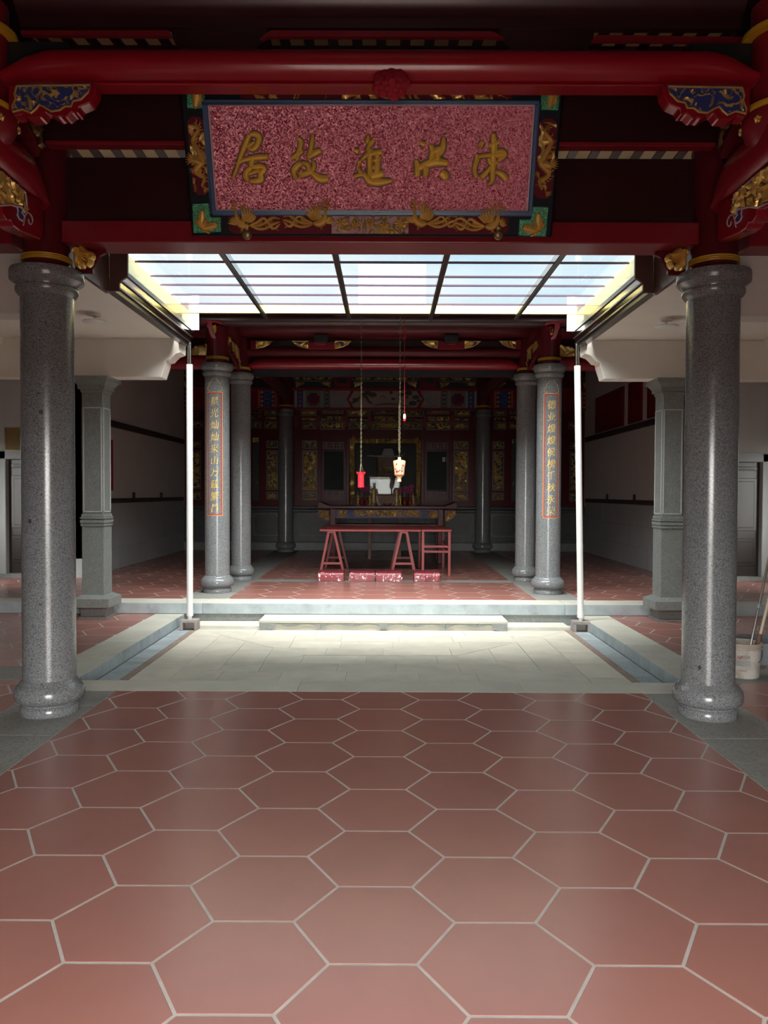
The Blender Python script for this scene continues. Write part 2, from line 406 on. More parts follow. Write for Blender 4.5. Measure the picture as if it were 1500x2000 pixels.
# ------------------------------------------------------------------ the building shell
X0 = -.05                 # the building's centre line
ZH, ZC = .135, -.12       # raised hall floor, sunken court floor
YF = 9.54                 # front face of the raised hall
S = .2816                 # side of a hexagonal tile
LX, LY = -1.4449, 5.6103  # where the tile pattern starts
HR = S*math.sqrt(3)/2
GAP = .0055
def hexagon(cx, cy, s): return [(cx+s, cy), (cx+s/2, cy+s*.8660254), (cx-s/2, cy+s*.8660254), (cx-s, cy), (cx-s/2, cy-s*.8660254), (cx+s/2, cy-s*.8660254)]
def tile_mb(poly, z, h=.006):
    c = .0015; mb = MB(); n = len(poly); top = offset_poly(poly, c)
    vs = [(x, y, z-h) for x, y in poly]+[(x, y, z-c*.6) for x, y in poly]+[(x, y, z) for x, y in top]
    fs = [(i, (i+1) % n, n+(i+1) % n, n+i) for i in range(n)]+[(n+i, n+(i+1) % n, 2*n+(i+1) % n, 2*n+i) for i in range(n)]+[list(range(2*n, 3*n))]
    a = sum(poly[i][0]*poly[(i+1) % n][1]-poly[(i+1) % n][0]*poly[i][1] for i in range(n))
    if a < 0: fs = [f[::-1] for f in fs]
    return mb.add(vs, fs)
TPROTO = {}
def tiled_floor(name, x0, x1, y0, y1, z, ox=LX, oy=LY, single=lambda cx, cy: True, depth=.25):
    fl = struct(MB().box(x0, x1, y0, y1, z-depth, z-.0008).build(name, GROUT))
    rest = MB(); any_rest = False
    k0 = int((oy-y1)/HR)-2; k1 = int((oy-y0)/HR)+2
    for k in range(k0, k1+1):
        cy_ = oy-k*HR; sh = 2*S if k % 2 == 0 else .5*S
        m0 = int((x0-ox-sh)/(3*S))-2; m1 = int((x1-ox-sh)/(3*S))+2
        for m in range(m0, m1+1):
            cx_ = ox+sh+3*S*m
            pl = clip(hexagon(cx_, cy_, S-GAP/.866), x0+.002, x1-.002, y0+.002, y1-.002)
            if len(pl) < 3: continue
            ar = abs(sum(pl[i][0]*pl[(i+1) % len(pl)][1]-pl[(i+1) % len(pl)][0]*pl[i][1] for i in range(len(pl))))/2
            if ar < .0015: continue
            pl2 = [pl[0]]
            for q in pl[1:]:
                if math.hypot(q[0]-pl2[-1][0], q[1]-pl2[-1][1]) > .004: pl2.append(q)
            if math.hypot(pl2[0][0]-pl2[-1][0], pl2[0][1]-pl2[-1][1]) < .004: pl2.pop()
            if len(pl2) < 3: continue
            if not single(cx_, cy_): rest.add(tile_mb(pl2, z).v, tile_mb(pl2, z).f); any_rest = True; continue
            full = ar > .999*2.598*(S-GAP/.866)**2
            if full and 'hex' in TPROTO:
                copy_obj(TPROTO['hex'], (cx_, cy_, z), fl)
            else:
                o = tile_mb(pl2, z).build('tile', TERRA, fl, origin=(cx_, cy_, z))
                if full: TPROTO['hex'] = o
    if any_rest:
        r = rest.build('tile_field', TERRA, fl); r['kind'] = 'stuff'
    return fl

HW, SW_IN, SW_OUT = 1.985, 2.43, 2.785       # half widths: tiled nave, inside and outside of the court kerbs
XL, XR = X0-6.55, X0+6.55                    # outer side walls
XHL, XHR = X0-4.72, X0+4.72                  # hall side walls
YD = 12.35                                   # wall with the side doors
YB = -.6                                    # front wall behind the camera
# nave of the entrance hall
tiled_floor('floor', X0-HW, X0+HW, YB, 5.83, 0, single=lambda cx, cy: cy > .6)
# stone bands that carry the columns, then the side aisles
def slabs(name, x0, x1, y0, y1, z, cuts, axis, mat, depth=.25, g=.0025, piece='stone', mat2=None):
    fl = struct(MB().box(x0, x1, y0, y1, z-depth, z-.004).build(name, GROUT))
    c = [y0 if axis == 'y' else x0]+list(cuts)+[y1 if axis == 'y' else x1]
    for a, b in zip(c[:-1], c[1:]):
        if axis == 'y': MB().box(x0+.001, x1-.001, a+g, b-g, z-.03, z).build(piece, mat, fl, bevel=.002)
        else: MB().box(a+g, b-g, y0+.001, y1-.001, z-.03, z).build(piece, mat, fl, bevel=.002)
    return fl
for s in (-1, 1):
    a, b = sorted((X0+s*HW, X0+s*2.56))
    slabs('floor', a, b, YB, 5.83, 0, [0, 1.6, 3.2, 4.75, 5.42], 'y', STRIP)
    a, b = sorted((X0+s*2.56, XR if s > 0 else XL))
    tiled_floor('floor', a, b, YB, 6.16, 0, ox=LX+(.35 if s < 0 else .1), oy=LY+.13, single=lambda cx, cy: cy > 4.4 and abs(cx) < 4.2)
    a, b = sorted((X0+s*SW_OUT, XR if s > 0 else XL))
    slabs('floor', a, b, 6.16, 6.62, 0, [s*3.7, s*4.8] if s > 0 else [s*4.8, s*3.7], 'x', STRIP)
    # court kerb
    a, b = sorted((X0+s*SW_IN, X0+s*SW_OUT))
    kb = struct(MB().box(a+(.012 if s > 0 else 0), b-(.012 if s < 0 else 0), 6.16, YF, -.40, -.006).build('floor', BLUST))
    for y0, y1 in ((6.165, 7.72), (7.725, YF-.002)):
        MB().box(a, b, y0, y1, -.115, 0).build('kerb_stone', [PALE, BLUST], kb, bevel=.003)
    for o in kb.children:
        for p in o.data.polygons: p.material_index = 0 if p.normal.z > .9 else 1
    a, b = sorted((X0+s*SW_OUT, XR if s > 0 else XL))
    tiled_floor('floor', a, b, 6.62, YF, 0, ox=LX+(.0 if s < 0 else .2), oy=LY+.06, single=lambda cx, cy: abs(cx) < 4.9)
# kerb between nave and court
kb = struct(MB().box(X0-SW_IN, X0+SW_IN, 5.83, 6.16, -.40, -.006).build('floor', BLUST))
for a, b in ((-SW_IN, -.62), (-.62, 1.1), (1.1, SW_IN)):
    MB().box(X0+a+.001, X0+b-.001, 5.832, 6.16, -.12, 0).build('kerb_stone', PALE, kb, bevel=.003)
# sunken court: gutter band, brown border and concentric paving
cf = struct(MB().box(X0-SW_IN, X0+SW_IN, 6.16, YF, -.42, ZC-.006).build('floor', GROUT))
BX, BY0, BY1 = 2.17, 6.30, 9.13
for s in (-1, 1):
    a, b = sorted((X0+s*(BX+.075), X0+s*SW_IN))
    for y0, y1 in ((6.16, 7.4), (7.4, 8.6), (8.6, YF)): MB().box(a, b, y0+.002, y1-.002, ZC-.03, ZC).build('gutter_stone', BLUST, cf, bevel=.002)
    a, b = sorted((X0+s*BX, X0+s*(BX+.075)))
    MB().box(a, b, 6.16, 9.2, ZC-.03, ZC+.002).build('border_stone', PINK, cf, bevel=.002)
MB().box(X0-BX, X0+BX, 6.162, BY0, ZC-.03, ZC).build('border_stone', PALE, cf, bevel=.002)
MB().box(X0-SW_IN+.2, X0+SW_IN-.2, 9.205, YF, ZC-.03, ZC+.035).build('border_stone', PALE, cf, bevel=.003)
random.seed(5)
RW = .35; ring = 0; hx = BX; ya, yb = BY0, BY1
fr0 = Frame((0, 0, 0), (1, 0, 0), (0, 1, 0))
while yb-ya > .25:
    wd = min(RW, (yb-ya)/2)
    sides = [((X0-hx, ya), (1, 0), (0, 1), 2*hx), ((X0+hx, ya), (0, 1), (-1, 0), yb-ya), ((X0+hx, yb), (-1, 0), (0, -1), 2*hx), ((X0-hx, yb), (0, -1), (1, 0), yb-ya)]
    for (ox, oy), (dx, dy), (nx, ny), ln in sides:
        t = 0; cuts = [0]; t = random.uniform(.35, .75)
        while t < ln-.4: cuts.append(t); t += random.uniform(.52, .72)
        cuts.append(ln)
        for i in range(len(cuts)-1):
            a, b = cuts[i], cuts[i+1]; g = .002
            la, lb = (a+wd if i == 0 else a), (b-wd if i == len(cuts)-2 else b)
            if lb-la < .01 and not (i == 0 or i == len(cuts)-2): continue
            q = [(a+g, g), (b-g, g), (max(lb, la+.01)-g, wd-g), (la+g, wd-g)]
            pl = [(ox+dx*u+nx*v, oy+dy*u+ny*v) for u, v in q]
            tile_mb(pl, ZC+random.uniform(-.0015, .002), .02).build('paving_slab', PALE2, cf)
    ring += 1; hx -= wd; ya += wd; yb -= wd
# carved step stone up to the hall
st = empty('step_stone', (X0+.02, 9.3, ZC), 'long pale stone step with a scalloped carved front below the raised hall', 'step')
sx0, sx1 = X0-1.44, X0+1.48
MB().box(sx0, sx1, 9.10, YF, -.035, .0).build('tread', PALE, st, bevel=.006, seg=2)
MB().box(sx0+.02, sx1-.02, 9.125, YF, ZC, -.03).build('riser', PALE, st)  # lit look put into the colour, so the grey apron stands out
fs_ = wallframe(9.125); ap = MB()
n = 8; wv = (sx1-sx0)/n
for i in range(n):
    x = sx0+i*wv; fl_ = i % 2
    pl = [(x+.005, -.037), (x+wv-.005, -.037)]
    q = [(x+wv-.005, -.075), (x+wv*.80, -.066), (x+wv*.62, -.052), (x+wv*.45, -.049), (x+wv*.28, -.056), (x+wv*.12, -.072), (x+.005, -.098)]
    if fl_: q = [(2*x+wv-u, v) for u, v in q][::-1]
    ap.prism(pl+q, fs_, 0, .02)
ap.prism([(X0-.03, -.037), (X0+.07, -.037), (X0+.075, -.07), (X0+.02, -.112), (X0-.035, -.07)], fs_, .015, .032)
for s in (-1, 1):
    xe = sx0 if s < 0 else sx1
    ap.prism([(xe, -.037), (xe-s*.20, -.037), (xe-s*.17, -.085), (xe-s*.12, -.118), (xe, -.118), (xe-s*.012, -.10), (xe+s*0, -.085), (xe-s*.012, -.068)], fs_, .01, .03)
ap.build('carved_apron', GRAN2, st, bevel=.002)

# raised hall: two courses of cut stone, a pale nosing, bands and tiles
hf = struct(MB().box(XL, XR, YF+.03, 19.9, -.40, ZH-.006).build('floor', GROUT))
for a, b in ((XL, X0-2.21), (X0-2.21, X0+2.25), (X0+2.25, XR)):
    MB().box(a+.0015, b-.0015, YF, YF+.4, .005, ZH).build('step_stone', [BLUST, PALE], hf, bevel=.003)
for a, b in ((X0-SW_IN-.02, X0-1.2), (X0-1.2, X0+1.0), (X0+1.0, X0+SW_IN+.02)):
    MB().box(a+.0015, b-.0015, YF+.025, YF+.3, -.35, .003).build('step_stone', GRAN2, hf, bevel=.003)
for o in hf.children:
    for p in o.data.polygons:
        if len(o.data.materials) > 1: p.material_index = 1 if p.normal.z > .9 else 0
YT = YF+.4
for s in (-1, 1):
    a, b = sorted((X0+s*HW, X0+s*2.56))
    slabs('floor', a, b, YT, 18.28, ZH, [11.0, 12.4, 14.2, 16.2], 'y', STRIP, depth=.1)
    a, b = sorted((X0+s*2.56, XR if s > 0 else XL))
    tiled_floor('floor', a, b, YT, 18.28, ZH, ox=LX+(.15 if s < 0 else -.1), oy=LY+.2, single=lambda cx, cy: cy < 12.2 and abs(cx) < 5.6, depth=.1)
tiled_floor('floor', X0-HW, X0+HW, YT, 11.86, ZH, ox=LX-.12, oy=LY+.17, depth=.1)
slabs('floor', X0-HW, X0+HW, 11.86, 12.2, ZH, [-.9, .5], 'x', STRIP, depth=.1)
tiled_floor('floor', X0-HW, X0+HW, 12.2, 18.28, ZH, ox=LX-.12, oy=LY+.17, single=lambda cx, cy: cy < 13.3, depth=.1)

# outside ground seen only as bounce light through the open gate behind the camera
struct(MB().box(-60, 60, -60, YB-.3, -.35, -.15).build('floor', ASPH))

# walls
T = .25
def wallbox(name, x0, x1, y0, y1, z0, z1, mat=None): return struct(MB().box(x0, x1, y0, y1, z0, z1).build(name, mat or WALLP))
for nm, a, b in (('wall_left', XL-T, XL), ('wall_right', XR, XR+T)):
    wallbox(nm, a, b, YB-.3, 5.1, -.4, 5.4); wallbox(nm, a, b, 5.1, 9.8, -.4, 3.7); wallbox(nm, a, b, 11.34, YD+.3, -.4, 3.7); wallbox(nm, a, b, 9.8, 11.34, -.4, .95); wallbox(nm, a, b, 9.8, 11.34, 2.35, 3.7)
    wd = struct(empty('window_%d' % (1 if nm == 'wall_left' else 2), ((a+b)/2, 10.57, .95)))          # unseen side room windows, added to bring more daylight into the hall
    fm = MB(); xm = (a+b)/2
    for y in (9.83, 10.57, 11.31): fm.box(xm-.03, xm+.03, y-.03, y+.03, .95, 2.35)
    for z in (.98, 2.32): fm.box(xm-.03, xm+.03, 9.8, 11.34, z-.03, z+.03)
    fm.build('window_frame', DTRIM, wd)
    for y in (9.86, 10.60): MB().box(xm-.003, xm+.003, y, y+.68, 1.01, 2.29).build('window_pane', CGLASS, wd)
    wallbox(nm, a, b, 9.5, YD+.3, 3.7, 4.35)
# front wall behind the camera; its unseen open gateway is sized to brighten the hall
GX0, GX1, GZ = X0-1.1, X0+1.1, 2.15
for nm, a, b, z0, z1 in (('wall_front', XL, GX0, -.4, 5.4), ('wall_front', GX1, XR, -.4, 5.4), ('wall_front', GX0, GX1, GZ, 5.4)):
    wallbox(nm, a, b, YB-.3, YB, z0, z1)
# far wall of the side rooms, with its doors
def door_wall(s):
    f = wallframe(YD)
    if s < 0: d0, d1 = P(8, 1000, YD).x, P(8, 1000, YD).x+.95
    else: d1 = P(1492, 1000, YD).x; d0 = d1-.95
    a, b = sorted((X0+s*4.72, XR if s > 0 else XL))
    ztop = P(20, 893, YD).z
    wl = wallbox('wall_back', a, d0, YD, YD+.3, 0, 4.38); wallbox('wall_back', d1, b, YD, YD+.3, 0, 4.38); wallbox('wall_back', d0, d1, YD, YD+.3, ztop, 4.38)
    dr = empty('door_%d' % (1 if s < 0 else 2), ((d0+d1)/2, YD+.1, ZH)); struct(dr)
    MB().box(d0, d1, YD+.08, YD+.14, ZH, ztop).build('door_leaf', DOORM, dr)
    fm = MB()
    for x0_, x1_, z0_, z1_ in ((d0-.10, d0+.04, ZH, ztop+.1), (d1-.04, d1+.10, ZH, ztop+.1), (d0-.10, d1+.10, ztop-.03, ztop+.10)): fm.box(x0_, x1_, YD-.03, YD+.1, z0_, z1_)
    fm.build('door_frame', DADO, dr, bevel=.008)
    fr = wallframe(YD+.08); wd = (d1-d0-.1)
    for u0, u1 in ((d0+.08, d0+.08+wd*.44), (d1-.08-wd*.44, d1-.08)):
        for v0, v1 in ((ZH+.22, ZH+.66), (ZH+.78, ZH+1.62), (ZH+1.74, ztop-.10)):
            pn = MB()
            for ins, h0, h1 in ((0, 0, .012), (.05, .012, .024)):
                pn.prism(rect(u0+ins, v0+ins, u1-ins, v1-ins), fr, h0, h1)
            pn.build('door_panel', DOORM, dr, bevel=.006)
    hx_ = d0+.09 if s > 0 else d1-.09
    hd = MB(); hd.box(hx_-.02, hx_+.02, YD+.055, YD+.08, ZH+.98, ZH+1.22); hd.tube([(hx_, YD+.06, ZH+1.1), (hx_, YD+.02, ZH+1.1), (hx_+s*.1, YD+.02, ZH+1.1)], .011); hd.build('door_handle', BRONZE, dr)
    # grey stone dado beside the door, sill
    wallbox('baseboard_back', a, d0-.1, YD-.02, YD, ZH, ZH+.3, DADO); wallbox('baseboard_back', d1+.1, b, YD-.02, YD, ZH, ZH+.3, DADO)
    wallbox('trim_1', d0-.1, d1+.1, YD-.06, YD+.08, ZH-.01, ZH+.06, GRAN2)
door_wall(-1); door_wall(1)
# hall side walls with grey dado tiles, a dark rail and upper mouldings
for s in (-1, 1):
    xw = X0+s*4.72; a, b = sorted((xw, xw+s*T))
    wn_ = 'wall_left' if s < 0 else 'wall_right'
    wl = wallbox(wn_, a, b, YD, 19.9, 0, 4.54)
    u = (0, -1, 0) if s > 0 else (0, 1, 0)
    fr = Frame((xw, 0, 0), u, (0, 0, 1)); sg = -1 if s > 0 else 1
    zr = 1.30
    for r in range(3):
        z0 = ZH+r*.385; y = YD-(.5 if r % 2 else 0)
        while y < 18.2:
            y0, y1 = max(y, YD), min(y+1.5, 18.2)
            if y1-y0 > .05: MB().prism(rect(*sorted((sg*y0, sg*y1))[:1], z0, sorted((sg*y0, sg*y1))[1], z0+.385) if False else [(sg*y0+sg*.003, z0+.003), (sg*y1-sg*.003, z0+.003), (sg*y1-sg*.003, z0+.382), (sg*y0+sg*.003, z0+.382)], fr, 0, .018).build('wall_tile', DADO, wl, bevel=.003)
            y += 1.5
    tr = MB(); tr.prism([(sg*YD, zr), (sg*18.2, zr), (sg*18.2, zr+.085), (sg*YD, zr+.085)], fr, 0, .03); struct(tr.build('trim_2', DTRIM))
    for yy in (14.6, 16.4):
        tr = MB(); tr.prism([(sg*yy, zr+.085), (sg*(yy+.11), zr+.085), (sg*(yy+.11), zr+.19), (sg*yy, zr+.19)], fr, 0, .02); struct(tr.build('trim_3', DTRIM))
    tr = MB(); zt = 2.62 if s < 0 else 2.70
    tr.prism([(sg*YD, zt), (sg*18.2, zt), (sg*18.2, zt+.11), (sg*YD, zt+.11)], fr, 0, .05); struct(tr.build('trim_4', DTRIM, bevel=.01))
    if s > 0:
        for i, (y0, y1) in enumerate(((13.15, 13.95), (14.25, 15.05), (15.35, 17.4))):
            o = MB().prism([(sg*y0, 2.84), (sg*y1, 2.84), (sg*y1, 3.62), (sg*y0, 3.62)], fr, 0, .03).build('honour_board', RED3, bevel=.006)
            tag(o, ['maroon honour board on the white side wall, next to the stone pillar', 'maroon honour board on the side wall, middle one of three', 'wide maroon honour board on the side wall, next to the altar screen'][i], 'board')
    else:
        o = MB().prism([(y_, z_) for y_, z_ in ((12.75, 1.52), (13.55, 1.52), (13.55, 2.40), (12.75, 2.40))], fr, 0, .012).build('red_notice', M('red_paper', (.42, .008, .015), .6))
        tag(o, 'plain red paper notice pasted on the white side wall', 'notice')
# rear of the hall
wallbox('wall_back', XHL, XHR, 19.7, 19.95, -.1, 4.54, GREYW)

# roofs and ceilings (opaque slabs; their undersides are what the camera sees)
def slab(name, x0, x1, y0, y1, z0, z1, mat): return struct(MB().box(x0, x1, y0, y1, z0, z1).build(name, mat))
slab('ceiling', XL-T, XR+T, YB-.3, 5.02, 4.78, 5.4, DARK)              # entrance hall
for s in (-1, 1):
    a, b = sorted((X0+s*2.20, (XR if s > 0 else XL)+s*T)); wallbox('wall_front', a, b, 4.99, 5.055, 3.62, 5.4, DARK)      # added to shut out sky leaking in above the aisles
def roof_z(y): return 3.66+.235*(min(y, 13.0)-9.2)                       # underside of the raised hall's low roof
vs = [(x, y, roof_z(y)+d) for d in (0, .05) for y in (9.18, 13.0) for x in (XL-T, XR+T)]
struct(MB().add(vs, [(0, 2, 3, 1), (4, 5, 7, 6), (0, 1, 5, 4), (2, 6, 7, 3), (0, 4, 6, 2), (1, 3, 7, 5)]).build('ceiling', DARK))
slab('ceiling', XL-T, XR+T, 13.0, 19.95, roof_z(13), roof_z(13)+.05, DARK)              # raised hall
slab('ceiling', XL-T, X0-2.44, 5.02, YF-.1, 3.30, 3.40, WHITE)          # side aisles
slab('ceiling', X0+2.44, XR+T, 5.02, YF-.1, 3.30, 3.40, WHITE)
for s in (-1, 1):                                                       # wall above the aisle openings
    a, b = sorted((X0+s*2.44, XR if s > 0 else XL))
    wallbox('wall_front', a, b, 5.36, 5.56, P(20, 612, 5.36).z, 5.0, WALLP)
    # white transverse beam with a scalloped corbel end over the stone pillar
    zb = 2.845; f = wallframe(9.16)
    e = X0+s*2.60
    pl = [(e, zb), (e-s*.03, zb+.09), (e-s*.05, zb+.15), (e-s*.055, zb+.19), (e-s*.10, zb+.20), (e-s*.13, zb+.235), (e-s*.17, zb+.27), (e-s*.23, zb+.29), (e-s*.23, 3.30), (XL if s < 0 else XR, 3.30), (XL if s < 0 else XR, zb)]
    struct(MB().prism(pl, f, -.24, 0).build('trim_5', WHITE, bevel=.006))
    # dark wall band closing the raised hall above the corbel beam
    a, b = sorted((X0+s*2.6, XR if s > 0 else XL))
    wallbox('wall_front', a, b, 9.42, 9.54, 3.2, 3.72, DARK)
    # beam along the aisle, with a sloping cove
    xa = X0+s*4.55
    fy = Frame((0, 5.56, 0), (1, 0, 0), (0, 0, 1))
    q = [(xa, 2.98), (xa+s*.30, 2.98), (xa+s*.30, 3.30), (xa-s*.10, 3.30)]
    struct(MB().prism(q, fy, -3.6, 0).build('trim_6', WHITE))
# ------------------------------------------------------------------ columns
def round_column(x, y, z0, r, rb, rc, ztop, zred, label, group=None, ring2=None, rred=None):
    c = empty('stone_column', (x, y, z0), label, 'column', group)
    k = 1
    prof = [(rb*.82, 0), (rb*.83, .004), (rb*.83, .052), (rb*.80, .060), (rb*.77, .064), (rb*.77, .075), (rb*.80, .080), (rb*.88, .086), (rb*.955, .098), (rb*.992, .120), (rb, .143), (rb*.985, .168), (rb*.93, .192), (rb*.86, .207), (rb*.825, .212), (rb*.82, .218), (rb*.785, .226), (r*1.005, .236)]
    MB().lathe(x, y, prof, 56, z0).build('base', GRAN, c, origin=(x, y, z0), sharp=50)
    h = ztop-z0
    sh = [(r, .236), (r, h*.35), (r*.995, h*.7), (r*.99, h-.175)]
    MB().lathe(x, y, sh, 64, z0).build('shaft', GRAN, c, origin=(x, y, z0+.236))
    cp = [(r*.99, h-.175), (r*1.06, h-.165), (r*1.13, h-.152), (r*1.165, h-.140), (r*1.165, h-.118), (r*1.10, h-.112), (r*1.11, h-.102), (r*1.20, h-.088), (rc*.97, h-.072), (rc, h-.066), (rc, h-.012), (rc*.985, h)]
    MB().lathe(x, y, cp, 56, z0).build('capital', GRAN, c, origin=(x, y, ztop-.175), sharp=50)
    rr = rred or r*.87
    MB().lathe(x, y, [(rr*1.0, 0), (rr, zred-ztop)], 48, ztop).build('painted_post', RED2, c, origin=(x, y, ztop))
    for zr in [ztop+.055]+([ring2] if ring2 else []):
        rg = MB()
        for i in range(3): rg.lathe(x, y, [(rr, i*.013), (rr+.011, i*.013+.002), (rr+.013, i*.013+.0065), (rr+.011, i*.013+.011), (rr, i*.013+.013)], 48, zr, caps=False)
        rg.build('gilt_ring', YEL, c, origin=(x, y, zr))
    return c
YC1 = 5.27
def chips(col, spots, x, y, r):
    """dark inclusions in the granite that the photograph shows as flat smudges"""
    for (px, py, w, h) in spots:
        q = P(px, py, y-r); X = q.x-x
        if abs(X) > r*.92: continue
        yy = y-math.sqrt(r*r-X*X); nx, ny = X/r, (yy-y)/r
        f = Frame((q.x, yy, P(px, py, yy).z), (-ny, nx, 0), (0, 0, 1)); pl = []
        for i in range(9):
            t = 2*math.pi*i/9; k = .8+.35*noise.noise(Vector((px*.13+i, py*.07, 0))); pl.append((w*k*math.cos(t), h*k*math.sin(t)))
        MB().prism(pl, f, -.004, .0008).build('dark_inclusion', M_INC, col)
M_INC = M('dark_granite_knot', (.045, .045, .05), .3)
ZRT = 4.30
cl = round_column(X0-2.24, YC1, 0, .171, .228, .236, 2.975, ZRT, 'thick polished granite column with red painted top, beside the aisle with the red wall notice', None, 3.80, .150)
chips(cl, [(80, 805, .017, .02), (81, 966, .010, .008), (57, 1018, .016, .02), (78, 1181, .012, .008), (134, 1214, .014, .025), (73, 847, .008, .007), (75, 768, .010, .012), (88, 630, .009, .008)], X0-2.24, YC1, .171)
cr_ = round_column(X0+2.24, YC1, 0, .171, .228, .236, 2.975, ZRT, 'thick polished granite column with red painted top, standing by the paint bucket', None, 3.80, .150)
chips(cr_, [(1371, 1304, .016, .022), (1428, 1283, .005, .012), (1392, 985, .006, .006)], X0+2.24, YC1, .171)
YC2, YC3, YC4 = 10.62, 12.10, 17.95
cbl = round_column(X0-2.258, YC2, ZH, .168, .228, .22, 3.235, 3.73, 'granite column inscribed with gold characters in a red frame, on the red notice side', None, None, .15)
cbr = round_column(X0+2.258, YC2, ZH, .168, .228, .22, 3.235, 3.73, 'granite column inscribed with gold characters in a red frame, on the honour board side', None, None, .15)
for s, side in ((-1, 'red notice'), (1, 'honour boards')):
    round_column(X0+s*2.21, YC3, ZH, .153, .205, .20, 3.335, 3.875, 'plain granite column behind the inscribed one on the %s side' % side, None, None, .135)
for s, side in ((-1, 'red notice'), (1, 'honour boards')):
    round_column(X0+s*2.27, YC4, ZH, .172, .232, .19, 3.41, 4.45, 'dim granite column against the altar screen on the %s side' % side, None, None, .15)

# inscriptions: gold characters within a red frame, cut into the two columns
def text_mesh(body, size):
    c = bpy.data.curves.new('lettering', 'FONT'); c.body = body; c.size = size; c.align_x = 'CENTER'; c.resolution_u = 2; c.offset = 0
    o = bpy.data.objects.new('lettering', c); link(o); bpy.context.view_layer.update()
    dg = bpy.context.evaluated_depsgraph_get(); me = bpy.data.meshes.new_from_object(o.evaluated_get(dg))
    vs = [v.co.copy() for v in me.vertices]; fs = [list(p.vertices) for p in me.polygons]
    bpy.data.objects.remove(o); bpy.data.curves.remove(c); bpy.data.meshes.remove(me)
    return vs, fs
GTEXT = M('gold_cut_lettering', (.80, .55, .14), .5, metal=.25)
REDP = M('red_inscription_line', (.50, .015, .02), .6)
def inscribe(col, cx, cy, r, chars, zs, zlo, zhi, half):
    def wrap(u, z, h): t = u/r; return Vector((cx+(r+h)*math.sin(t), cy-(r+h)*math.cos(t), z))
    for ch, z in zip(chars, zs):
        vs, fs = text_mesh(ch, .124)
        xs = [v.x for v in vs]; ys = [v.y for v in vs]; mx, my = (min(xs)+max(xs))/2, (min(ys)+max(ys))/2
        mb = MB(); mb.add([wrap((v.x-mx)*.95+(v.y-my)*.10, z+(v.y-my)*1.02+(v.x-mx)*.10, .0022) for v in vs], fs)
        mb.build('character', GTEXT, col)
    fm = MB(); g = .014
    def band(u0, u1, z0, z1, h, mb):
        n = max(1, int((u1-u0)/.02)); m = max(1, int((z1-z0)/.5)); vs = [wrap(u0+(u1-u0)*i/n, z0+(z1-z0)*j/m, h) for j in range(m+1) for i in range(n+1)]
        mb.add(vs, [(j*(n+1)+i, j*(n+1)+i+1, (j+1)*(n+1)+i+1, (j+1)*(n+1)+i) for j in range(m) for i in range(n)], True)
    for u0, u1, z0, z1 in ((-half, -half+g, zlo, zhi), (half-g, half, zlo, zhi), (-half, half, zlo, zlo+g), (-half, half, zhi-g, zhi)): band(u0, u1, z0, z1, .0018, fm)
    fm.build('red_border', REDP, col)
    gm = MB(); e = .006
    for u0, u1, z0, z1 in ((-half-e, -half, zlo-e, zhi+e), (half, half+e, zlo-e, zhi+e), (-half-e, half+e, zlo-e, zlo), (-half-e, half+e, zhi, zhi+e)): band(u0, u1, z0, z1, .0016, gm)
    gm.build('gold_border', GTEXT, col)
    # flame-shaped line above the frame
    ln = [(.6, 0), (.95, .012), (.98, .06), (.75, .085), (.72, .14), (.45, .155), (.35, .20), (.1, .215)]
    fl_ = MB()
    for sg in (1, -1):
        pts = [wrap(sg*a*half, zhi+.02+b*.75, .002) for a, b in ln]; fl_.tube(curve3(pts, 3), .0028, 5)
    fl_.build('gold_flourish', GTEXT, col)
zz = [P(423, y, YC2).z for y in (783, 830, 872, 912)]
def zrow(x, ya, yb, n): return [P(x, ya+(yb-ya)*i/(n-1), YC2-.17).z for i in range(n)]
inscribe(cbl, X0-2.258, YC2, .168, '星光灿灿来山万載繁昌', zrow(423, 783, 992, 10), P(423, 1006, YC2-.17).z, P(423, 766, YC2-.17).z, .103)
inscribe(cbr, X0+2.258, YC2, .168, '德业煌煌侯榜千秋永荣', zrow(1078, 790, 998, 10), P(1078, 1011, YC2-.17).z, P(1078, 769, YC2-.17).z, .103)

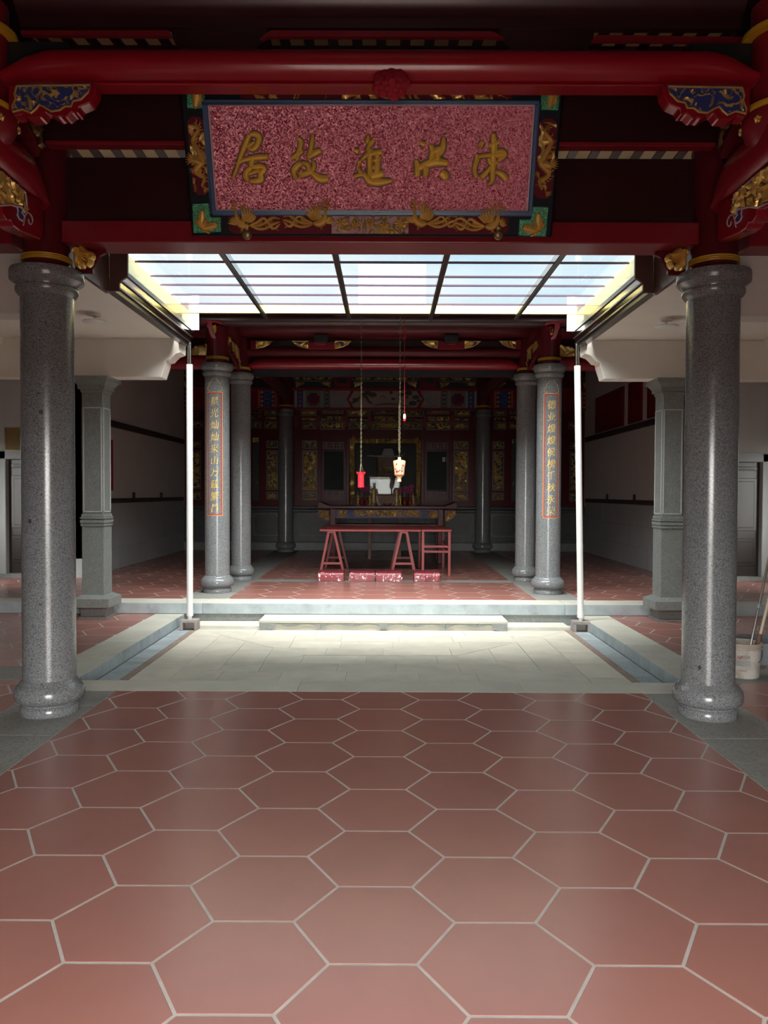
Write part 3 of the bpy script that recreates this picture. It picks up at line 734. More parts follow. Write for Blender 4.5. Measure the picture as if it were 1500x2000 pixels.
# square stone pillars of the aisles
def pillar(s, label):
    x0 = X0+s*3.53; x1 = X0+s*3.27; a, b = sorted((x0, x1)); y0, y1 = 9.13, 9.40
    c = empty('stone_pillar', ((a+b)/2, (y0+y1)/2, 0), label, 'pillar')
    def ringbox(mb, e, z0, z1, e2=None):
        e2 = e if e2 is None else e2
        vs = [(a-e, y0-e, z0), (b+e, y0-e, z0), (b+e, y1+e, z0), (a-e, y1+e, z0), (a-e2, y0-e2, z1), (b+e2, y0-e2, z1), (b+e2, y1+e2, z1), (a-e2, y1+e2, z1)]
        mb.add(vs, [(3, 2, 1, 0), (4, 5, 6, 7), (0, 1, 5, 4), (1, 2, 6, 5), (2, 3, 7, 6), (3, 0, 4, 7)])
    mb = MB(); ringbox(mb, .035, 0, .03); ringbox(mb, .015, .03, .12); ringbox(mb, .02, .12, .145, .085); ringbox(mb, .085, .145, .245); ringbox(mb, .085, .245, .285, .01); mb.build('plinth', GRAN2, c, bevel=.004)
    mb = MB(); ringbox(mb, 0, .28, 1.10); mb.build('lower_shaft', GRAN2, c, bevel=.006)
    mb = MB(); ringbox(mb, .012, 1.095, 1.12); ringbox(mb, .0, 1.12, 1.135, .016); ringbox(mb, .016, 1.135, 1.165); ringbox(mb, .004, 1.165, 1.18); ringbox(mb, .016, 1.18, 1.20); ringbox(mb, .004, 1.20, 1.235); mb.build('moulded_band', GRAN2, c, bevel=.004)
    mb = MB(); ringbox(mb, -.006, 1.23, 2.72); mb.build('upper_shaft', GRAN2, c, bevel=.008)
    mb = MB(); ringbox(mb, 0, 2.66, 2.70, .01); ringbox(mb, .03, 2.70, 2.745); ringbox(mb, .03, 2.745, 2.80, .075); ringbox(mb, .09, 2.80, 2.845); mb.build('capital', GRAN2, c, bevel=.004)
    # pale fillets round the upper panels
    fl_ = MB(); t = .012
    for fr, u0, u1 in ((wallframe(y0+.006), a+.02, b-.02), (Frame((a+.006, 0, 0), (0, -1, 0), (0, 0, 1)), -(y1-.02), -(y0+.02)), (Frame((b-.006, 0, 0), (0, 1, 0), (0, 0, 1)), y0+.02, y1-.02)):
        for q in (rect(u0, 1.26, u0+t, 2.49), rect(u1-t, 1.26, u1, 2.49), rect(u0, 2.478, u1, 2.49), rect(u0, 1.26, u1, 1.272)): fl_.prism(q, fr, -.003, .005)
    fl_.build('panel_fillet', LINE, c)
pillar(-1, 'square grey stone pillar under the white corbel beam, on the side of the red wall notice')
pillar(1, 'square grey stone pillar under the white corbel beam, on the side of the paint bucket')
# ------------------------------------------------------------------ timber frame of the entrance hall
def moon_beam(name, p0, p1, zbot, ztop, half, mat, label, end=.30, drop=.62, parent=None, cat='beam', group=None, n=24):
    """a round beam whose top bends down at both ends like a crescent moon"""
    p0 = Vector(p0); p1 = Vector(p1); d = p1-p0; L_ = d.length; d.normalize(); side = Vector((0, 0, 1)).cross(d)
    st_ = [0, .02, .05, .09, .14, .20, .26, end]; ts = st_+[L_*k/8 for k in range(1, 8) if end < L_*k/8 < L_-end]+[L_-q for q in st_[::-1]]
    mb = MB(); vs = []
    for t in ts:
        e = min(1, min(t, L_-t)/end); e = math.sin(e*math.pi/2)**1.15
        zt = zbot+(ztop-zbot)*(1-drop*(1-e)); hh = half*(.72+.28*e)
        for j in range(n):
            a = 2*math.pi*j/n; c, s_ = math.cos(a), math.sin(a)
            s_ = math.copysign(abs(s_)**.95, s_)
            vs.append(p0+d*t+side*(hh*c)+Vector((0, 0, (zbot+zt)/2+(zt-zbot)/2*s_)))
    k = len(ts); fs = [(i*n+j, i*n+(j+1) % n, (i+1)*n+(j+1) % n, (i+1)*n+j) for i in range(k-1) for j in range(n)]
    mb.add(vs, fs, True); mb.add(vs[:n], [list(range(n))]); mb.add(vs[-n:], [list(range(n))])
    o = mb.build(name, mat, parent, sharp=60)
    if not parent: tag(o, label, cat, group)
    return o
XI0, XI1 = X0-2.09, X0+2.09        # inner faces of the red posts
YM = 4.42
# cross beam over the nave with its two carved brackets
MB_Z0, MB_Z1 = 3.768, 3.958
cb = empty('cross_beam', (X0, YM, MB_Z0), 'big glossy red crescent beam crossing above the inscribed plaque', 'beam')
moon_beam('beam_body', (XI0, YM, 0), (XI1, YM, 0), MB_Z0, MB_Z1, .125, RED, None, parent=cb)
fl_ = MB().box(XI0+.5, XI1-.5, YM-.055, YM+.055, MB_Z0-.012, MB_Z0+.004).build('underside_strip', RED, cb, bevel=.004)
def crop5(q): return (q[0]/6.818, 40+q[1]/6.818)
OUT5 = [(105, 850), (1280, 850), (1270, 960), (1195, 1090), (1050, 1150), (1030, 1230), (960, 1215), (880, 1285), (820, 1270), (760, 1290), (690, 1250), (600, 1200), (540, 1290), (430, 1295), (360, 1300), (290, 1250), (190, 1270), (110, 1200)]
IN5 = [(230, 880), (1210, 868), (1180, 960), (1080, 1060), (980, 1080), (950, 1150), (870, 1150), (800, 1200), (690, 1215), (600, 1160), (530, 1130), (480, 1190), (420, 1240), (310, 1190), (180, 1220), (170, 1160), (215, 1050), (200, 990)]
fb = wallframe(YM-.10)
def mirror(poly, s, fr=None):
    return poly if s < 0 else [(2*X0-u, v) for u, v in poly]
for s in (-1, 1):
    ou = mirror([fb.px(*crop5(q)) for q in OUT5], s); ii = mirror([fb.px(*crop5(q)) for q in IN5], s)
    br = MB().prism(ou, fb, -.09, 0).build('bracket', RED, cb, bevel=.006)
    MB().prism(ii, fb, .001, .004).build('blue_ground', DBLUE, br)
    rim = MB(); q = [fb.p(a, b, .006) for a, b in ii]; rim.tube(q+[q[0]], .006, 6); rim.build('gilt_rim', GOLDD, br)
    carve(MB(), fb, offset_poly(ii, .008), .0045, .034, 11+s, 24, c=.0, cut=.66).build('carving', GOLDD, br)
# red silk rosette tied at the middle of the beam
rz = empty('silk_rosette', (.03, YM-.10, 3.66), 'gathered red cloth rosette hanging from the middle of the big red beam', 'rosette')
mb = MB(); q = P(765, 186, YM-.13)
for i in range(26):
    t = i*2.399; rr = .085*math.sqrt(i/26); x = q.x+rr*math.cos(t); z = 3.735+rr*.75*math.sin(t)
    mb.lathe(x, 0, [(.001, -.03), (.024, -.02), (.030, 0), (.022, .018), (.001, .024)], 10, 0)
    for k in range(len(mb.v)-5*10-20, len(mb.v)):
        v_ = mb.v[k]; dx, dy, dz = v_.x-x, v_.y, v_.z
        mb.v[k] = Vector((x+dx, YM-.135+dz*1.1+rr*.5, z+dy))
mb.build('petals', RCLOTH, rz)
# black pieces put in for the void above the beam ends, lobed supports and the upper purlin
for s in (-1, 1):
    a, b = sorted((X0+s*2.09, X0+s*1.75))
    tag(MB().box(a, b, YM+.02, YM+.12, 3.83, 4.03).build('spacer_block', BLACK), 'black wooden filler block above the big red beam, on the %s side' % ('red notice' if s < 0 else 'paint bucket'), 'block', 'filler blocks of the cross beam')
pu = empty('upper_purlin', (X0, 4.62, 4.2), 'dark maroon purlin with a red lower lip high above the big red beam', 'purlin')
fz = wallframe(4.60)
zl = [P(500, y, 4.55).z for y in (60, 72)]
pb = MB(); nn = 28; vs = []
for x in (XI0+.002, XI1-.002):
    for j in range(nn): a = 2*math.pi*j/nn; vs.append((x, 4.60+.13*math.cos(a), 4.37+.13*math.sin(a)))
pb.add(vs, [(j, (j+1) % nn, nn+(j+1) % nn, nn+j) for j in range(nn)], True); pb.build('purlin_body', DARK, pu)
MB().box(XI0+.002, XI1-.002, 4.568, 4.61, 4.186, 4.42).build('purlin_board', DARK, pu)
fp = wallframe(4.575)
for pl in ([(42, 61), (330, 61), (336, 72), (42, 70)], [(530, 61), (962, 63), (975, 70), (985, 76), (978, 76), (965, 74), (525, 73), (515, 78), (508, 78), (516, 70)], [(1163, 70), (1452, 74), (1452, 84), (1155, 81)]):
    MB().prism([fp.px(*q) for q in pl], fp, -.02, .01).build('red_lip', RED3, pu)
for pl in ([(330, 40), (520, 40), (527, 70), (508, 84), (500, 95), (372, 95), (358, 89), (344, 84), (336, 72)], [(972, 40), (1165, 40), (1160, 76), (1146, 90), (1128, 97), (1000, 97), (992, 86), (976, 74)]):
    MB().prism([fp.px(*q) for q in pl], fp, -.10, -.01).build('lobed_support', DARK, pu, bevel=.006)
def rafter_field(name, y0, z0, y1, z1, x0, x1, pitch, wr, hr, ph, label):
    t = empty(name, ((x0+x1)/2, (y0+y1)/2, min(z0, z1)), label, 'ceiling')
    vs = [(x0, y0, z0), (x1, y0, z0), (x1, y1, z1), (x0, y1, z1)]; vs += [(a, b, c+.05) for a, b, c in vs]
    MB().add(vs, [(3, 2, 1, 0), (4, 5, 6, 7), (0, 1, 5, 4), (1, 2, 6, 5), (2, 3, 7, 6), (3, 0, 4, 7)]).build('soffit', CREAM, t)
    x = x0+ph; pr = None
    while x < x1-wr:
        if pr is None:
            vs = [(x, y0, z0-hr), (x+wr, y0, z0-hr), (x+wr, y1, z1-hr), (x, y1, z1-hr)]; vs += [(a, b, c+hr) for a, b, c in vs]
            pr = MB().add(vs, [(3, 2, 1, 0), (4, 5, 6, 7), (0, 1, 5, 4), (1, 2, 6, 5), (2, 3, 7, 6), (3, 0, 4, 7)]).build('rafter', DARK, t); px0 = x
        else: copy_obj(pr, WLOC[pr]+Vector((x-px0, 0, 0)), t)
        x += pitch
    return t
rafter_field('rafter_ceiling', 4.74, 4.272, 4.965, 4.31, XI0-.05, XI1+.05, .149, .062, .012, .03, 'cream plaster strips between dark rafters above the big red beam')
rafter_field('rafter_ceiling', 5.04, 3.805, 6.98, 3.70, XI0-.2, XI1+.2, .146, .058, .012, .05, 'cream plaster strips between dark rafters behind the plaque')
struct(MB().box(X0-2.44, X0+2.44, 5.032, 6.98, 3.86, 4.2).build('ceiling', DARK))
struct(MB().box(X0-2.44, X0+2.44, 6.93, 6.985, 3.66, 4.0).build('trim_7', BROWN))
# board above, panel and lintel in the column line
ub = empty('upper_board', (X0, 5.0, 3.69), 'dark maroon board with a red lower edge behind the plaque top', 'board')
MB().box(XI0-.1, XI1+.1, 4.97, 5.03, 3.712, 4.8).build('board_panel', DARK, ub)
MB().box(XI0-.02, XI1+.02, 4.955, 5.035, 3.688, 3.714).build('red_edge', RED3, ub, bevel=.004)
tag(MB().box(XI0, XI1, 5.235, 5.30, 3.272, 3.725).build('wall_panel', DARK), 'plain dark maroon panel between the two thick columns, behind the plaque', 'panel')
ln = empty('lintel_beam', (X0, 5.27, 3.137), 'flat red lintel beam joining the two thick columns under the plaque', 'beam')
MB().box(XI0, XI1, 5.14, 5.40, 3.137, 3.278).build('lintel_body', RED3, ln, bevel=.008, seg=2)
for s in (-1, 1):
    a, b = sorted((X0+s*2.42, XR if s > 0 else XL))
    tag(MB().box(a, b, 5.14, 5.36, P(20, 476, 5.14).z, P(20, 428, 5.14).z).build('aisle_lintel', RED3, bevel=.008), 'red lintel beam running from a thick column into the side aisle, on the %s side' % ('red notice' if s < 0 else 'paint bucket'), 'beam', 'aisle lintels')
# beams along the nave sides, with carved brackets, and the short posts that stand on them
for s in (-1, 1):
    xc = X0+s*2.24
    sb = empty('side_beam', (xc, 3.0, 3.33), 'red crescent beam with a carved end bracket running forward from the %s side column' % ('red notice' if s < 0 else 'paint bucket'), 'beam', 'side beams of the entrance hall')
    moon_beam('beam_body', (xc, YB, 0), (xc, 5.12, 0), 3.325, 3.62, .13, RED, None, parent=sb)
    fx = Frame((xc-s*.085, 0, 0), (0, -s, 0), (0, 0, 1))
    xl = X0-2.24+.085
    def c6(q): v = PX(q[0]/6.818, 230+q[1]/6.818, xl); return (-s*v.y, v.z)
    ou = [c6(q) for q in ((-250, 640), (-60, 700), (330, 1000), (570, 1100), (575, 1620), (540, 1622), (400, 1560), (260, 1500), (180, 1440), (150, 1372), (90, 1362), (40, 1285), (25, 1200), (-60, 1190), (-250, 1100))]
    ii = [c6(q) for q in ((-240, 560), (0, 722), (325, 995), (340, 1100), (350, 1235), (310, 1260), (270, 1180), (205, 1180), (130, 1158), (0, 1168), (-240, 1060))]
    br = MB().prism(ou, fx, -.10, 0).build('bracket', RED, sb, bevel=.006)
    rim = MB(); q = [fx.p(a, b, .006) for a, b in ii]; rim.tube(q+[q[0]], .006, 6); rim.build('pale_rim', PINKW, br)
    MB().prism(ii, fx, .0005, .003).build('brown_ground', BRONZE, br)
    carve(MB(), fx, offset_poly(ii, .006), .006, .03, 21+s, 15, cut=.35).build('carving', GOLD, br)
    bl = [c6(q) for q in ((215, 1190), (245, 1185), (285, 1215), (275, 1265), (305, 1300), (310, 1340), (285, 1375), (240, 1345), (215, 1290), (225, 1245))]
    MB().prism(bl, fx, .001, .006).build('blue_cloud', DBLUE, br)
    rim = MB(); q = [fx.p(a, b, .007) for a, b in bl]; rim.tube(q+[q[0]], .005, 6)
    sw_ = [c6(q) for q in ((300, 1430), (308, 1400), (325, 1310), (360, 1262), (405, 1300), (425, 1370), (405, 1418), (378, 1400), (368, 1350))]
    rim.tube(curve3([fx.p(a, b, .005) for a, b in sw_], 3), .004, 6); rim.build('pale_scroll', PINKW, br)
    dp = empty('short_post', (xc, YM, 3.46), 'short red post with gilded collars standing on the side beam, %s side' % ('red notice' if s < 0 else 'paint bucket'), 'post', 'short posts on the side beams')
    MB().lathe(xc, YM, [(.13, .0), (.175, .05), (.195, .11), (.192, .155), (.165, .16), (.15, .17), (.15, .76)], 40, 3.46).build('post_body', RED3, dp)
    for zc_ in (3.615, 4.035): MB().lathe(xc, YM, [(.15, 0), (.198, .004), (.202, .02), (.198, .034), (.15, .04)], 40, zc_, caps=False).build('gilt_collar', YEL, dp)
    for t in (-.3, .55):
        g_ = Frame((xc-s*.193*math.cos(t), YM-.193*math.sin(t), 3.555), (-s*math.sin(t) if s < 0 else s*math.sin(t), -s*math.cos(t), 0), (0, 0, 1))
        fl2 = MB()
        for k in range(5):
            a = 2*math.pi*k/5+.3; fl2.stroke([(0, 0), (.022*math.cos(a), .022*math.sin(a))], [.008, .022], g_, .014, sub=3)
        fl2.build('gilt_flower', GOLD, dp)
    # carved block between post and column
    fc = Frame((xc-s*.12, 0, 0), (0, -s, 0), (0, 0, 1))
    pl = [(-s*4.60, 3.95), (-s*4.94, 3.95), (-s*4.94, 3.66), (-s*4.90, 3.58), (-s*4.85, 3.66), (-s*4.74, 3.70), (-s*4.66, 3.80)]
    cbk = empty('carved_block', (xc, 4.85, 3.58), 'dim carved wooden block between short post and thick column, %s side' % ('red notice' if s < 0 else 'paint bucket'), 'block', 'carved blocks above the side beams')
    MB().prism(pl, fc, -.12, 0).build('block_body', RED2, cbk, bevel=.006)
    carve(MB(), fc, offset_poly(pl, .02), .010, .03, 31+s, 12, cut=.35).build('carving', BRONZE, cbk)

# ------------------------------------------------------------------ the inscribed plaque, leaning forward above the lintel
PF = Frame((-.105, 5.075, 3.155), (1, 0, 0), (0, -.29, .748))
pq = empty('name_plaque', (-.105, 5.075, 3.15), 'large leaning pink glitter plaque with five gold brush characters and a dragon frame', 'plaque')
u0, v0 = PF.px(375, 461); u1, _ = PF.px(1078, 463); vt = .875
MB().prism(rect(u0, 0, u1, vt), PF, -.045, 0).build('frame_board', NAVY, pq, bevel=.012, seg=2)
g0 = PF.px(425, 410); g1 = PF.px(1041, 208)
def ringstrip(mb, a0, b0, a1, b1, w_, c0, c1):
    for q in (rect(a0, b0, a1, b0+w_), rect(a0, b1-w_, a1, b1), rect(a0, b0+w_, a0+w_, b1-w_), rect(a1-w_, b0+w_, a1, b1-w_)): mb.prism(q, PF, c0, c1)
mb = MB(); ringstrip(mb, g0[0]-.034, g0[1]-.034, g1[0]+.034, g1[1]+.034, .024, 0, .026); mb.build('blue_bead', BLUE, pq, bevel=.008, seg=2)
mb = MB(); ringstrip(mb, g0[0]-.010, g0[1]-.010, g1[0]+.010, g1[1]+.010, .010, 0, .014); mb.build('pink_bead', PINKW, pq, bevel=.003)
MB().prism(rect(g0[0], g0[1], g1[0], g1[1]), PF, 0, .004).build('glitter_ground', GLIT, pq)
def K1(q): return PF.px(360+q[0]/3.75, 170+q[1]/3.75)
def K2(q): return PF.px(740+q[0]/3.75, 170+q[1]/3.75)
def K3(q): return PF.px(500+q[0]/3, q[1]/3)
s1 = 1/3.75/FPX*4.93; s3 = 1/3/FPX*4.93
GLYPHS = [
 (K1, s1, [([(482, 352), (520, 345), (550, 372), (535, 425), (505, 455), (472, 452)], [22, 32, 34, 30, 26, 14]), ([(480, 348), (452, 415), (422, 490), (388, 590), (355, 672)], [28, 30, 24, 18, 14]), ([(458, 442), (485, 425), (518, 398)], [14, 18, 10]), ([(378, 562), (450, 532), (540, 515), (622, 512)], [16, 22, 34, 26]), ([(505, 515), (492, 555), (498, 592)], [26, 30, 24]), ([(500, 588), (462, 615), (452, 650), (472, 690)], [22, 28, 34, 26]), ([(495, 590), (555, 580), (588, 600), (562, 640), (560, 680), (475, 690)], [22, 30, 28, 34, 36, 22]), ([(470, 640), (520, 622), (560, 606)], [12, 16, 14])]),
 (K1, s1, [([(828, 372), (855, 398), (848, 450), (832, 500), (825, 545)], [14, 28, 26, 24, 16]), ([(785, 527), (830, 495), (877, 463)], [20, 28, 14]), ([(865, 553), (815, 590), (803, 635), (828, 682)], [18, 36, 28, 14]), ([(860, 553), (905, 568), (908, 620), (850, 645)], [16, 24, 24, 28]), ([(842, 640), (868, 600)], [16, 8]), ([(940, 342), (935, 420), (908, 525)], [12, 24, 26]), ([(905, 525), (960, 482), (1008, 465)], [14, 34, 22]), ([(938, 535), (952, 580), (920, 628), (850, 655)], [12, 22, 20, 16]), ([(902, 585), (950, 640), (1000, 672), (1058, 668)], [18, 30, 46, 38])]),
 (K3, s3, [([(573, 880), (608, 890)], [14, 22]), ([(597, 938), (614, 962)], [12, 20]), ([(605, 962), (598, 985), (622, 1018)], [8, 12, 14]), ([(572, 1035), (630, 1022), (665, 1062), (725, 1068), (803, 1055)], [12, 18, 24, 30, 12]), ([(660, 788), (648, 845)], [14, 18]), ([(692, 818), (668, 850), (652, 890)], [18, 20, 12]), ([(670, 865), (666, 950), (668, 1042)], [18, 22, 22]), ([(648, 908), (700, 895), (742, 890)], [14, 20, 26]), ([(680, 945), (735, 925)], [14, 18]), ([(678, 985), (725, 970)], [14, 18]), ([(668, 1036), (715, 1022), (750, 1018)], [26, 36, 24]), ([(706, 890), (712, 950), (706, 1025)], [18, 24, 28]), ([(664, 890), (640, 915), (608, 945)], [18, 14, 8])]),
 (K3, s3, [([(958, 832), (992, 852)], [18, 26]), ([(935, 932), (946, 985), (943, 1040)], [18, 26, 24]), ([(946, 988), (1000, 962), (1060, 948), (1130, 958)], [22, 34, 38, 20]), ([(985, 962), (995, 1000), (990, 1040)], [26, 28, 20]), ([(1022, 845), (1036, 900), (1022, 952)], [14, 30, 26]), ([(1100, 796), (1092, 870), (1066, 915), (1075, 952)], [10, 28, 22, 26]), ([(1022, 892), (1060, 880), (1098, 866)], [22, 30, 26]), ([(1082, 1008), (1105, 1030), (1108, 1055)], [26, 42, 22])]),
 (K2, s1, [([(764, 392), (735, 445)], [26, 34]), ([(706, 490), (718, 520), (700, 600), (714, 670)], [16, 30, 26, 22]), ([(706, 516), (780, 502), (870, 500), (932, 490)], [24, 22, 28, 22]), ([(836, 333), (842, 430), (836, 560), (828, 680), (795, 716)], [22, 42, 36, 28, 12]), ([(800, 430), (840, 420), (880, 403)], [24, 24, 16]), ([(838, 480), (900, 468), (926, 498), (868, 542)], [16, 22, 20, 26]), ([(800, 518), (818, 558), (875, 552)], [20, 24, 20]), ([(822, 578), (788, 622), (742, 668)], [22, 26, 32]), ([(846, 616), (900, 640), (938, 680)], [14, 32, 38])]),
]
for fn, sc_, strokes in GLYPHS:
    bk = MB(); gd = MB()
    for pts, wd in strokes:
        q = [fn(p_) for p_ in pts]
        bk.stroke(q, [(x_*1.15+19)*sc_ for x_ in wd], PF, .010, c=.002, sub=4, prof=((-1, 0), (-.97, .9), (0, 1), (.97, .9), (1, 0)))
        gd.stroke(q, [(x_*1.15+8)*sc_ for x_ in wd], PF, .024, c=.008, sub=5)
    ch = gd.build('brush_character', LEAFG, pq)
    bk.build('dark_outline', M_OUT if 'M_OUT' in globals() else globals().setdefault('M_OUT', M('dark_brown_outline', (.07, .03, .012), .5)), ch)
# gilded phoenixes, dragons, corner flowers
def feather(mb, fr, x, y, ang, ln, w_, h, c):
    mb.stroke([(x, y), (x+.5*ln*math.cos(ang-.12), y+.5*ln*math.sin(ang-.12)), (x+ln*math.cos(ang), y+ln*math.sin(ang))], [w_*.7, w_, w_*.25], fr, h, c=c, sub=3)
def phoenix(fr, x, y, f, k, seed):
    """f = +1 head towards +u"""
    mb = MB()
    X = lambda a: x+f*a*k
    Yv = lambda b: y+b*k
    mb.stroke([(X(-.055), Yv(-.01)), (X(-.015), Yv(-.012)), (X(.02), Yv(.012)), (X(.028), Yv(.05)), (X(.034), Yv(.085))], [.02*k, .055*k, .05*k, .03*k, .022*k], fr, .030, c=.004)
    mb.stroke([(X(.028), Yv(.092)), (X(.046), Yv(.096)), (X(.064), Yv(.088))], [.026*k, .024*k, .006*k], fr, .028, c=.006)      # head and beak
    for a in (1.3, 1.7, 2.1): feather(mb, fr, X(.034), Yv(.10), a if f > 0 else math.pi-a, .032*k, .010*k, .012, .012)      # crest
    for i in range(7):
        a = 1.45+i*.17; feather(mb, fr, X(-.012-.006*i), Yv(.006), a if f > 0 else math.pi-a, (.118-.008*i)*k, .024*k, .016, .012+.001*i)
    for i in range(4):
        a = .15+i*.3; feather(mb, fr, X(.03), Yv(-.008), a if f > 0 else math.pi-a, .06*k, .020*k, .012, .010)
    for i, (d1, d2) in enumerate(((.030, -.03), (.0, .035), (-.03, -.004))):
        mb.stroke([(X(-.05), Yv(-.012)), (X(-.10), Yv(-.012+d1*.6)), (X(-.15), Yv(d1)), (X(-.20), Yv(d2)), (X(-.25), Yv(d2*.4+.012))], [.012*k, .022*k, .020*k, .022*k, .010*k], fr, .016, c=.004)
        for t in range(5): feather(mb, fr, X(-.08-.035*t), Yv(-.008+d1*.5*(t/3)), (2.4 if t % 2 else 3.9) if f > 0 else (.74 if t % 2 else -.76), .026*k, .008*k, .009, .006)
    for a in (-1.2, -1.9): feather(mb, fr, X(0), Yv(-.03), a, .028*k, .008*k, .01, .004)
    return mb
b0 = PF.px(448, 456); b1 = PF.px(994, 418)
MB().prism([(b0[0], b0[1]+.02), (b0[0]+.03, b0[1]), (b1[0]-.03, b0[1]), (b1[0], b0[1]+.02), (b1[0], b1[1]-.02), (b1[0]-.03, b1[1]), (b0[0]+.03, b1[1]), (b0[0], b1[1]-.02)], PF, 0, .004).build('red_ground', PMAR, pq)
c0 = PF.px(648, 456); c1 = PF.px(798, 419)
fl_ = MB().prism(rect(c0[0], c0[1], c1[0], c1[1]), PF, 0, .006).build('lilac_ground', LILAC, pq)
carve(MB(), PF, rect(c0[0], c0[1], c1[0], c1[1]), .0045, .030, 41, 21, cut=.5).build('flower_relief', GOLDD, pq)
for i in range(5):
    fm = MB(); cx_ = c0[0]+(c1[0]-c0[0])*(.12+.19*i); cy_ = (c0[1]+c1[1])/2+.006*(-1)**i
    for k in range(7): a = 2*math.pi*k/7+i; feather(fm, PF, cx_+.006*math.cos(a), cy_+.006*math.sin(a), a, .028, .018, .012, .018)
    fm.stroke([(cx_-.008, cy_), (cx_+.008, cy_)], [.014, .014], PF, .012, c=.026)
    fm.build('peony', GOLD, pq)
for (px_, py_, f, k) in ((472, 436, -1, 1.0), (628, 432, 1, 1.0), (818, 432, -1, 1.0), (963, 438, 1, 1.0)):
    a, b = PF.px(px_, py_); phoenix(PF, a, b, f, k, px_).build('phoenix', GOLD, pq)
for px_ in (483, 973):
    a, b = PF.px(px_, 455); gm = MB()
    for dy, r_ in ((-.012, .031), (.032, .021)):
        vs = []; fs = []; nn = 14
        for j in range(5):
            ph = math.pi/2*j/4
            for i in range(nn): t = 2*math.pi*i/nn; vs.append(PF.p(a+r_*math.cos(ph)*math.cos(t), b+dy+r_*math.cos(ph)*math.sin(t), .015+r_*.6*math.sin(ph)))
        gm.add(vs, [(j*nn+i, j*nn+(i+1) % nn, (j+1)*nn+(i+1) % nn, (j+1)*nn+i) for j in range(4) for i in range(nn)], True)
    gm.stroke([(a, b+.045), (a-.004, b+.075)], [.016, .010], PF, .02, c=.01); gm.build('gourd_clasp', BRONZE, pq)
def dragon(fr, pts, wid, f):
    mb = MB(); q = smooth2(pts, wid, 6)
    mb.stroke(pts, wid, fr, .034, c=.003, sub=6)
    for i in range(2, len(q)-3, 2):
        a, b, w_ = q[i]; dx, dy = q[i+1][0]-a, q[i+1][1]-b; l = math.hypot(dx, dy) or 1; an = math.atan2(dy, dx)
        feather(mb, fr, a-dy/l*w_*.4, b+dx/l*w_*.4, an+2.2, .024, .009, .010, .010)
    return mb
for s in (-1, 1):
    if s < 0: a0, a1, bt, bb = PF.px(371, 300)[0], PF.px(404, 300)[0], PF.px(386, 228)[1], PF.px(390, 381)[1]
    else: a0, a1, bt, bb = PF.px(1048, 300)[0], PF.px(1084, 300)[0], PF.px(1066, 232)[1], PF.px(1062, 388)[1]
    am = (a0+a1)/2; hw = (a1-a0)/2; H_ = bt-bb
    MB().prism([(a0, bb+.03), (a0+.03, bb), (a1-.03, bb), (a1, bb+.03), (a1, bt-.03), (a1-.03, bt), (a0+.03, bt), (a0, bt-.03)], PF, 0, .004).build('red_ground', PMAR, pq)
    carve(MB(), PF, rect(a0+.006, bb+.02, a1-.006, bt-.02), .006, .018, 51+s, 15, cut=.58).build('cloud_relief', GOLDD, pq)
    pts = [(am+s*.2*hw, bt-.03), (am-s*.3*hw, bt-.07), (am+s*.5*hw, bt-.13), (am-s*.1*hw, bt-.20), (am-s*.45*hw, bt-.25), (am+s*.45*hw, bt-.30), (am+s*.1*hw, bb+.12), (am-s*.5*hw, bb+.10), (am-s*.1*hw, bb+.05)]
    dg_ = dragon(PF, pts, [.012, .022, .030, .036, .040, .040, .034, .026, .014], s)
    hx, hy = am+s*.1*hw, bb+.19                           # head with horns, jaw and whiskers
    dg_.stroke([(hx-.03, hy+.012), (hx, hy+.008), (hx+.035, hy-.006)], [.030, .050, .022], PF, .045, c=.006)
    for i in range(6): feather(dg_, PF, hx+.02*s, hy+.01, (.1+.28*i-.6) if s > 0 else math.pi-(.1+.28*i-.6), .058, .010, .012, .02)
    for i, (lx, ly) in enumerate(((am-.5*hw, bt-.12), (am+.6*hw, bt-.22), (am-.6*hw, bb+.15), (am+.4*hw, bb+.04))):
        for k in range(4): feather(dg_, PF, lx, ly, i*1.6+k*.5, .034, .009, .012, .010)
    dg_.build('dragon', GOLD, pq)
    # green corner pieces with fruit and leaves
    if s < 0: cs = [(376, 398), (408, 396), (412, 424), (432, 424), (432, 453), (378, 455)]
    else: cs = [(1071, 404), (1041, 403), (1036, 428), (1014, 428), (1012, 460), (1066, 462)]
    pl = [PF.px(*q) for q in cs]; MB().prism(pl, PF, 0, .010).build('green_corner', GGLIT, pq, bevel=.004)
    fm = MB(); ax, ay = PF.px(*((394, 446) if s < 0 else (1052, 452)))
    for an, ln_, wd in ((1.45, .115, .052), (.25, .115, .052), (2.2, .06, .02), (.85, .085, .016), (-.5, .06, .02), (1.9, .07, .02), (-.1, .08, .018)):
        t = an if s < 0 else math.pi-an
        fm.stroke([(ax, ay), (ax+.6*ln_*math.cos(t), ay+.6*ln_*math.sin(t)), (ax+ln_*math.cos(t), ay+ln_*math.sin(t))], [wd*.35, wd, wd*.5], PF, .024, c=.008)
    fm.build('gilt_spray', GOLD, pq)
    if s < 0: cs = [(364, 168), (402, 168), (400, 192), (400, 212), (366, 212)]
    else: cs = [(1058, 170), (1096, 170), (1090, 216), (1056, 215), (1056, 190)]
    pl = [PF.px(*q) for q in cs]; MB().prism(pl, PF, 0, .010).build('green_corner', GGLIT, pq, bevel=.004)
    fm = MB(); ax, ay = PF.px(*((382, 186) if s < 0 else (1076, 186)))
    fm.stroke([(ax, ay+.05), (ax+.006, ay), (ax-.006, ay-.075)], [.03, .062, .03], PF, .026, c=.008)
    fm.stroke([(ax+.03, ay-.06), (ax+.036, ay+.02)], [.014, .02], PF, .016, c=.008); fm.build('gilt_spray', GOLD, pq)
a0, b0_ = PF.px(470, 193); a1, _ = PF.px(1000, 193)
